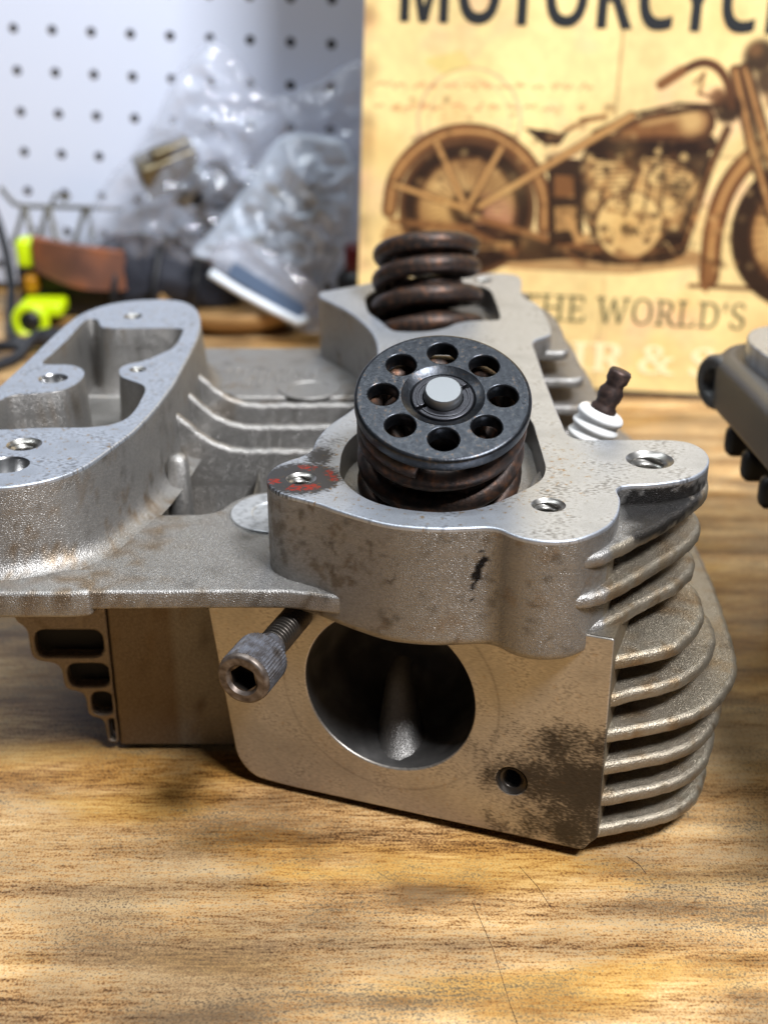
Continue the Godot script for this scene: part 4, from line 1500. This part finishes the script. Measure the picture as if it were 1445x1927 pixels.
	# board joints in the printed wood
	cv.stroke([Vector2(93.8, 160), Vector2(93.4, 104)], 0.7, brown, 0.45)
	cv.stroke([Vector2(95.2, 44), Vector2(94.4, 0)], 0.6, brown, 0.22)
	cv.stroke([Vector2(128, 91), Vector2(140, 91)], 0.5, brown, 0.4)
	return ImageTexture.create_from_image(Image.create_from_data(cv.w, cv.h, false, Image.FORMAT_RGB8, cv.d))

func lettering(parent: Node3D, text: String, at: Vector3, cap_mm: float, width_mm: float, m: Material, face: String, weight: int, thick := 0.25) -> void:
	var f := SystemFont.new()
	f.font_names = PackedStringArray([face])
	f.font_weight = weight
	var tm := TextMesh.new()
	tm.text = text
	tm.font = f
	tm.font_size = 64
	tm.pixel_size = 0.0005
	tm.depth = thick * MM
	tm.horizontal_alignment = HORIZONTAL_ALIGNMENT_LEFT
	tm.vertical_alignment = VERTICAL_ALIGNMENT_BOTTOM
	var o := MeshInstance3D.new()
	o.name = "lettering"
	o.mesh = tm
	o.material_override = m
	parent.add_child(o, true)
	var box := tm.get_aabb()
	var s := Vector3(width_mm * MM / box.size.x, cap_mm * MM / box.size.y, 1.0)
	o.scale = s
	o.position = at * MM - Vector3(box.position.x * s.x, box.position.y * s.y, 0.0)

func motorcycle_sign() -> void:
	var base := Vector3(-11.4, 5.6, -490.2)
	var t := thing("motorcycle_sign", base, "yellowed wooden sign printed with a brown vintage motorcycle, standing behind the cylinder head", "sign")
	t.rotation = Vector3(deg_to_rad(-4.0), deg_to_rad(-5.0), deg_to_rad(-1.5))
	origin = Vector3.ZERO
	var size := Vector2(194, 330)
	var print_mat := face_material("sign print", sign_texture(size), 0.0, 0.42)
	begin()
	st.set_smooth_group(-1)
	for q in [[0, 0], [1, 0], [1, 1], [0, 0], [1, 1], [0, 1]]:
		put(Vector3(q[0] * size.x, q[1] * size.y, 0.0), Vector2(q[0], 1.0 - q[1]))
	done("printed_face", print_mat, t)
	begin()
	frame = Transform3D(Basis(Vector3(1, 0, 0), Vector3(0, 0, 1), Vector3(0, -1, 0)), Vector3.ZERO)
	slab(rounded(V([0, 0, size.x, 0, size.x, -size.y, 0, -size.y]), 0.8, 2), [], -0.05, -5.0, 0.0, {"top": false, "under": true})
	frame = Transform3D()
	done("board", M["sign edge"], t)
	lettering(t, "MOTORCYCLES", Vector3(12.9, 133.4, 0.13), 24.0, 166.0, M["black ink"], "Droid Sans", 700)
	lettering(t, "THE WORLD'S", Vector3(64.0, 26.6, 0.13), 10.3, 86.4, M["olive ink"], "Droid Serif", 400)
	lettering(t, "REPAIR & S", Vector3(33.0, 6.9, 0.13), 11.6, 108.0, M["cream ink"], "Droid Serif", 700)

# ------------------------------------------------------------------ clutter along the wall
func inflate(outline: Array, z: float, thick: float, amp: float, sd: int, freq: float, rings := 26, step := 2.2, lean := 0.0) -> void:
	# a closed crumpled bag: front and back skins that meet at the outline
	var o := curve(outline, step)
	var c := Vector2.ZERO
	for p in o:
		c += p / o.size()
	var n1 := FastNoiseLite.new()
	n1.seed = sd
	n1.noise_type = FastNoiseLite.TYPE_CELLULAR
	n1.cellular_return_type = FastNoiseLite.RETURN_DISTANCE2_SUB
	n1.frequency = freq
	n1.fractal_octaves = 2
	var n2 := FastNoiseLite.new()
	n2.seed = sd + 1
	n2.frequency = freq * 0.8
	n2.fractal_type = FastNoiseLite.FRACTAL_RIDGED
	n2.fractal_octaves = 3
	for side in 2:
		var s := 1.0 if side == 0 else -1.0
		var rows := []
		for k in rings + 1:
			var f := float(k) / rings
			var row := PackedVector3Array()
			for p in o:
				var q := c.lerp(p, f)
				var puff := pow(maxf(0.0, 1.0 - f * f), 0.5)
				var cr := n1.get_noise_3d(q.x, q.y, s * 40.0) * 0.9 + n2.get_noise_3d(q.x, q.y, s * 90.0) * 0.7
				var fade := minf(1.0, (1.0 - f) * 5.0)
				var off := Vector2(n2.get_noise_3d(q.y, q.x, s * 30.0), n2.get_noise_3d(q.x, q.y, s * 55.0)) * amp * 0.25 * fade
				row.append(Vector3(q.x + off.x, q.y + off.y, z + s * (puff * thick + cr * amp * fade) + lean * (q.y - c.y)))
			rows.append(row)
		rows_surface(rows, true, side == 1)

func clutter() -> void:
	# big clear bag with its metal parts
	var t := thing("clear_plastic_bag", Vector3(-74, 24, -600), "large crumpled clear plastic bag standing against the pegboard", "plastic bag")
	begin()
	inflate(V([-75.7, 124.8, -83.5, 119.6, -93.0, 110.0, -98.3, 100.4, -103.5, 90.0, -113.9, 77.0, -127.0, 63.9, -137.4, 48.3, -139.1, 34.3, -130.4, 25.7, -104.3, 23.0, -73.0, 23.0, -43.5, 23.0, -19.1, 24.8, -8.7, 39.6, -7.0, 70.0, -5.2, 98.7, -8.7, 116.1, -17.4, 114.3, -26.1, 109.1, -38.3, 103.9, -50.4, 101.3, -57.4, 106.5, -64.3, 116.1]), -600, 19.0, 7.5, 5, 0.05, 34, 1.6)
	done("bag_film", M["clear film"], t)
	t = thing("brass_steel_block", Vector3(-98, 56, -600), "blocky brass and steel fitting inside the clear bag", "metal part")
	begin()
	frame = Transform3D(Basis.from_euler(Vector3(0.3, 0.5, 0.32)), Vector3(-99.4, 68.8, -600.0))
	block(Vector3(0, 0, 0), Vector3(28, 17, 16), 1.4)
	frame = Transform3D(Basis.from_euler(Vector3(0.3, 0.5, 0.32)), Vector3(-96.7, 78.5, -594.0))
	block(Vector3(0, 0, 0), Vector3(19, 5, 7), 1.0)
	frame = Transform3D()
	done("block_body", M["brass"], t)
	begin()
	frame = Transform3D(Basis.from_euler(Vector3(0.2, 0.3, -0.7)), Vector3(-86.4, 60.0, -597.0))
	lathe([Vector2(0.01, 10), Vector2(8, 10), Vector2(9, 9), Vector2(9, -9), Vector2(8, -10), Vector2(0.01, -10)], 32)
	frame = Transform3D()
	done("steel_collar", M["steel part"], t)
	t = thing("dark_fitting", Vector3(-79, 50, -602), "black round fitting lying in the clear bag beside the brass block", "metal part")
	begin()
	frame = Transform3D(Basis.from_euler(Vector3(0.5, 0.2, 0.5)), Vector3(-78.5, 54.8, -602.0))
	lathe([Vector2(0.01, 13), Vector2(10, 13), Vector2(13, 11), Vector2(13, -4), Vector2(16, -6), Vector2(16, -15), Vector2(0.01, -15)], 32)
	frame = Transform3D()
	done("fitting_body", M["dark part"], t)
	begin()
	frame = Transform3D(Basis.from_euler(Vector3(0.5, 0.2, 0.5)), Vector3(-78.5, 54.8, -602.0))
	lathe([Vector2(5.0, 13.3), Vector2(5.0, 14.5), Vector2(0.01, 14.6)], 24)
	frame = Transform3D()
	done("fitting_stud", M["steel part"], t)
	# milky bag of small parts in front of it
	t = thing("milky_plastic_bag", Vector3(-45, 0, -578), "milky crumpled plastic bag full of parts leaning on the sign", "plastic bag")
	begin()
	inflate(V([-47.2, 85.0, -39.7, 87.8, -28.3, 86.9, -18.9, 85.0, -13.2, 75.6, -12.3, 64.2, -14.2, 51.0, -17.9, 37.8, -23.6, 26.4, -28.3, 17.0, -34.0, 12.3, -45.3, 13.2, -58.6, 20.8, -73.7, 30.2, -87.8, 34.0, -81.2, 41.6, -71.8, 52.9, -62.3, 64.2, -54.8, 75.6]), -578, 13.0, 7.0, 15, 0.05)
	done("bag_film", M["milky film"], t)
	for q in [[-44, 38, -578, 11], [-58, 38, -578, 8.5], [-34, 57, -579, 10], [-49, 59, -578, 7.5]]:
		begin()
		frame = Transform3D(Basis.from_euler(Vector3(q[0] * 0.1, q[1] * 0.2, q[3] * 0.4)), Vector3(q[0], q[1], q[2]))
		lathe([Vector2(0.01, q[3] * 0.6), Vector2(q[3] * 0.7, q[3] * 0.6), Vector2(q[3] * 0.75, q[3] * 0.4), Vector2(q[3] * 0.75, -q[3] * 0.4), Vector2(q[3] * 0.5, -q[3] * 0.6), Vector2(0.01, -q[3] * 0.6)], 20)
		frame = Transform3D()
		done("bagged_part", M["steel part"] if q[3] > 9.0 else M["brass"], t)
	t = thing("zip_bag", Vector3(-46, 8, -588), "flat clear zip bag with white closing band and blue label before the milky bag", "plastic bag")
	begin()
	inflate(V([-74.5, 41.9, -66.9, 45.8, -55.4, 41.9, -42.0, 34.3, -30.6, 24.7, -22.9, 15.2, -22.9, 7.5, -28.7, 3.7, -38.2, 5.6, -51.6, 15.2, -65.0, 22.8, -76.5, 32.4]), -558, 3.0, 2.0, 25, 0.06, 14, 2.2, -0.25)
	done("bag_film", M["clear film"], t)
	begin()
	tube(PackedVector3Array([Vector3(-76.3, 31.8, -553.0), Vector3(-71.5, 28.9, -552.0), Vector3(-62.9, 23.7, -551.0), Vector3(-49.6, 16.5, -550.0), Vector3(-38.1, 10.4, -550.0), Vector3(-34.3, 11.8, -551.0)]), 1.9, 10)
	done("closing_band", M["white band"], t)
	begin()
	var lx := Vector3(0.84, -0.54, 0.0)
	var ly := Vector3(0.16, 0.25, 0.955).normalized()
	ly = (ly - lx * lx.dot(ly)).normalized()
	frame = Transform3D(Basis(lx, ly, lx.cross(ly)), Vector3(-50.5, 23.0, -552.5))
	slab(rounded(V([-20, -3.4, 17, -3.4, 17, 3.4, -20, 3.4]), 1.5, 3), [], 0.6, -0.6, 0.2, {"under": true})
	frame = Transform3D()
	done("blue_label", M["blue label"], t)

	# tan wooden dish, dark case, tool, strap, cable, hooks
	t = thing("tan_wooden_dish", Vector3(-78, 0, -590), "shallow tan wooden dish behind the left pad of the head", "dish")
	begin()
	frame = Transform3D(Basis(), Vector3(-68, 0.4, -590))
	lathe([Vector2(0.01, 0), Vector2(24, 0), Vector2(33, 4), Vector2(37, 8), Vector2(38, 11.5), Vector2(37.4, 12.2), Vector2(36.4, 11.6), Vector2(32, 6), Vector2(24, 3.4), Vector2(0.01, 3.0)], 72)
	frame = Transform3D()
	done("dish_body", M["tan wood"], t)
	t = thing("black_tool_case", Vector3(-112, 0, -620), "black soft tool case lying behind the left pad", "case")
	begin()
	inflate(V([-134, 34, -122, 38, -108, 37, -96, 32, -86, 27, -74, 20, -66, 12, -72, 3, -100, 0.3, -126, 0.3, -142, 2, -144, 18]), -604, 17.0, 4.0, 35, 0.03, 14, 3.0)
	done("case_body", M["navy cloth"], t)
	for k in 3:
		begin()
		var x := -128.0 + 19 * k
		tube(spline3([Vector3(x, 2, -587), Vector3(x + 2, 16, -584), Vector3(x + 4, 31, -592), Vector3(x + 6, 36, -604)], 5), 1.8, 8)
		done("strap", M["black rubber"], t)
	t = thing("rusty_brown_strap", Vector3(-160, 0, -650), "curved rusty brown steel band lying on the black case", "metal band")
	begin()
	var band_rows := []
	for k in 25:
		var s := k / 24.0
		var x := lerpf(-162.5, -121, s)
		var z := -586.0 + 6.0 * sin(s * PI)
		var low := 24.6 - 9.6 * s - 2.0 * sin(s * PI)
		var hi := 39.4 - 7.0 * s + 1.2 * sin(s * PI)
		band_rows.append(PackedVector3Array([Vector3(x, low, z), Vector3(x, hi, z - 1.0), Vector3(x, hi + 0.6, z - 3.0), Vector3(x, hi, z - 6.0), Vector3(x, low, z - 6.0)]))
	rows_surface(band_rows, true, false, false)
	done("band_body", M["rusty brown steel"], t)
	t = thing("neon_green_power_tool", Vector3(-162, 0, -580), "neon yellow and black hand tool at the left edge behind the pad", "power tool")
	begin()
	block(Vector3(-148, 14, -604), Vector3(50, 24, 26), 2.5)
	done("tool_body", M["black plastic"], t)
	begin()
	block(Vector3(-158, 9.5, -579), Vector3(20, 6.5, 16), 1.8)
	done("neon_shell", M["neon plastic"], t)
	begin()
	block(Vector3(-167.5, 31, -596), Vector3(9, 13, 12), 2.0)
	done("neon_grip", M["neon plastic"], t)
	begin()
	block(Vector3(-165, 18.0, -588), Vector3(6, 8, 9), 1.4)
	done("amber_switch", M["amber plastic"], t)
	begin()
	frame = Transform3D(Basis(Vector3.RIGHT, PI / 2), Vector3(-162, 5.4, -568))
	rows_surface(ring_rows(6.6, 2.2), true)
	frame = Transform3D()
	done("neon_wheel", M["neon plastic"], t)
	begin()
	frame = Transform3D(Basis(Vector3.RIGHT, PI / 2), Vector3(-162, 5.6, -568))
	lathe([Vector2(0.01, 1.5), Vector2(4.8, 1.5), Vector2(5.0, -1.5), Vector2(0.01, -1.5)], 24)
	frame = Transform3D()
	done("wheel_hub", M["black plastic"], t)
	t = thing("black_power_cord", Vector3(-150, 0, -540), "black power cord looping over the bench at the left edge", "cord")
	begin()
	tube(spline3([Vector3(-196, 54, -632), Vector3(-187, 36, -622), Vector3(-180, 15, -606), Vector3(-176, 3, -585), Vector3(-166, 2.6, -552), Vector3(-150, 4, -540), Vector3(-134, 3, -556), Vector3(-118, 2.8, -575)], 10), 2.3, 10)
	done("cord_loop", M["black rubber"], t)
	begin()
	tube(spline3([Vector3(-210, 2.6, -560), Vector3(-180, 2.6, -540), Vector3(-160, 6, -530), Vector3(-138, 6.5, -548), Vector3(-122, 2.6, -572)], 10), 2.5, 10)
	done("cord_loop", M["black rubber"], t)
	begin()
	tube(spline3([Vector3(-172, 2.6, -500), Vector3(-158, 2.6, -520), Vector3(-150, 8.5, -536), Vector3(-136, 2.6, -560)], 10), 2.5, 10)
	done("cord_loop", M["black rubber"], t)
	t = thing("wire_hook_rack", Vector3(-155, 40, -625), "grey wire hook rack hanging on the pegboard above the brown band", "hook rack")
	begin()
	tube(spline3([Vector3(-185.7, 54.5, -628.2), Vector3(-181.2, 50.7, -623.6), Vector3(-175.2, 47.7, -620.6), Vector3(-154.8, 47.3, -619.1), Vector3(-124.6, 46.9, -616.1)], 8), 1.2, 8)
	done("rail_wire", M["wire steel"], t)
	for x in [-172.9, -161.6, -143.5]:
		begin()
		tube(spline3([Vector3(x - 6.0, 31.1, -613.1), Vector3(x - 3.0, 38.6, -616.1), Vector3(x + 0.0, 46.9, -619.1), Vector3(x + 2.3, 38.6, -616.1), Vector3(x + 4.5, 31.1, -613.1)], 6), 1.2, 8)
		done("hook", M["wire steel"], t)
	begin()
	tube(PackedVector3Array([Vector3(-160.1, 48.4, -620.6), Vector3(-157.8, 53.0, -622.1), Vector3(-154.0, 50.0, -621.4), Vector3(-151.0, 52.2, -622.1)]), 1.2, 8)
	done("rail_clip", M["wire steel"], t)
	t = thing("dark_red_bottle", Vector3(-22, 0, -560), "dark narrow bottle with a red cap, mostly hidden behind the left edge of the sign", "bottle")
	begin()
	frame = Transform3D(Basis(), Vector3(-12, 0.4, -565))
	lathe([Vector2(0.01, 0), Vector2(9, 0), Vector2(9.4, 1), Vector2(9.4, 26), Vector2(7, 30), Vector2(0.01, 30)], 32)
	done("bottle_body", M["black plastic"], t)
	begin()
	lathe([Vector2(5.5, 29.8), Vector2(5.5, 40), Vector2(4.6, 41), Vector2(0.01, 41)], 28)
	frame = Transform3D()
	done("bottle_cap", mat("dark red plastic", Color(0.35, 0.06, 0.07), 0.0, 0.4), t)

func ring_rows(r: float, w: float) -> Array:
	var rows := []
	for k in 13:
		var a := TAU * k / 12.0
		var row := PackedVector3Array()
		for i in 32:
			var b := TAU * i / 32.0
			var rad := r + cos(a) * w
			row.append(Vector3(cos(b) * rad, sin(a) * w, sin(b) * rad))
		rows.append(row)
	return rows
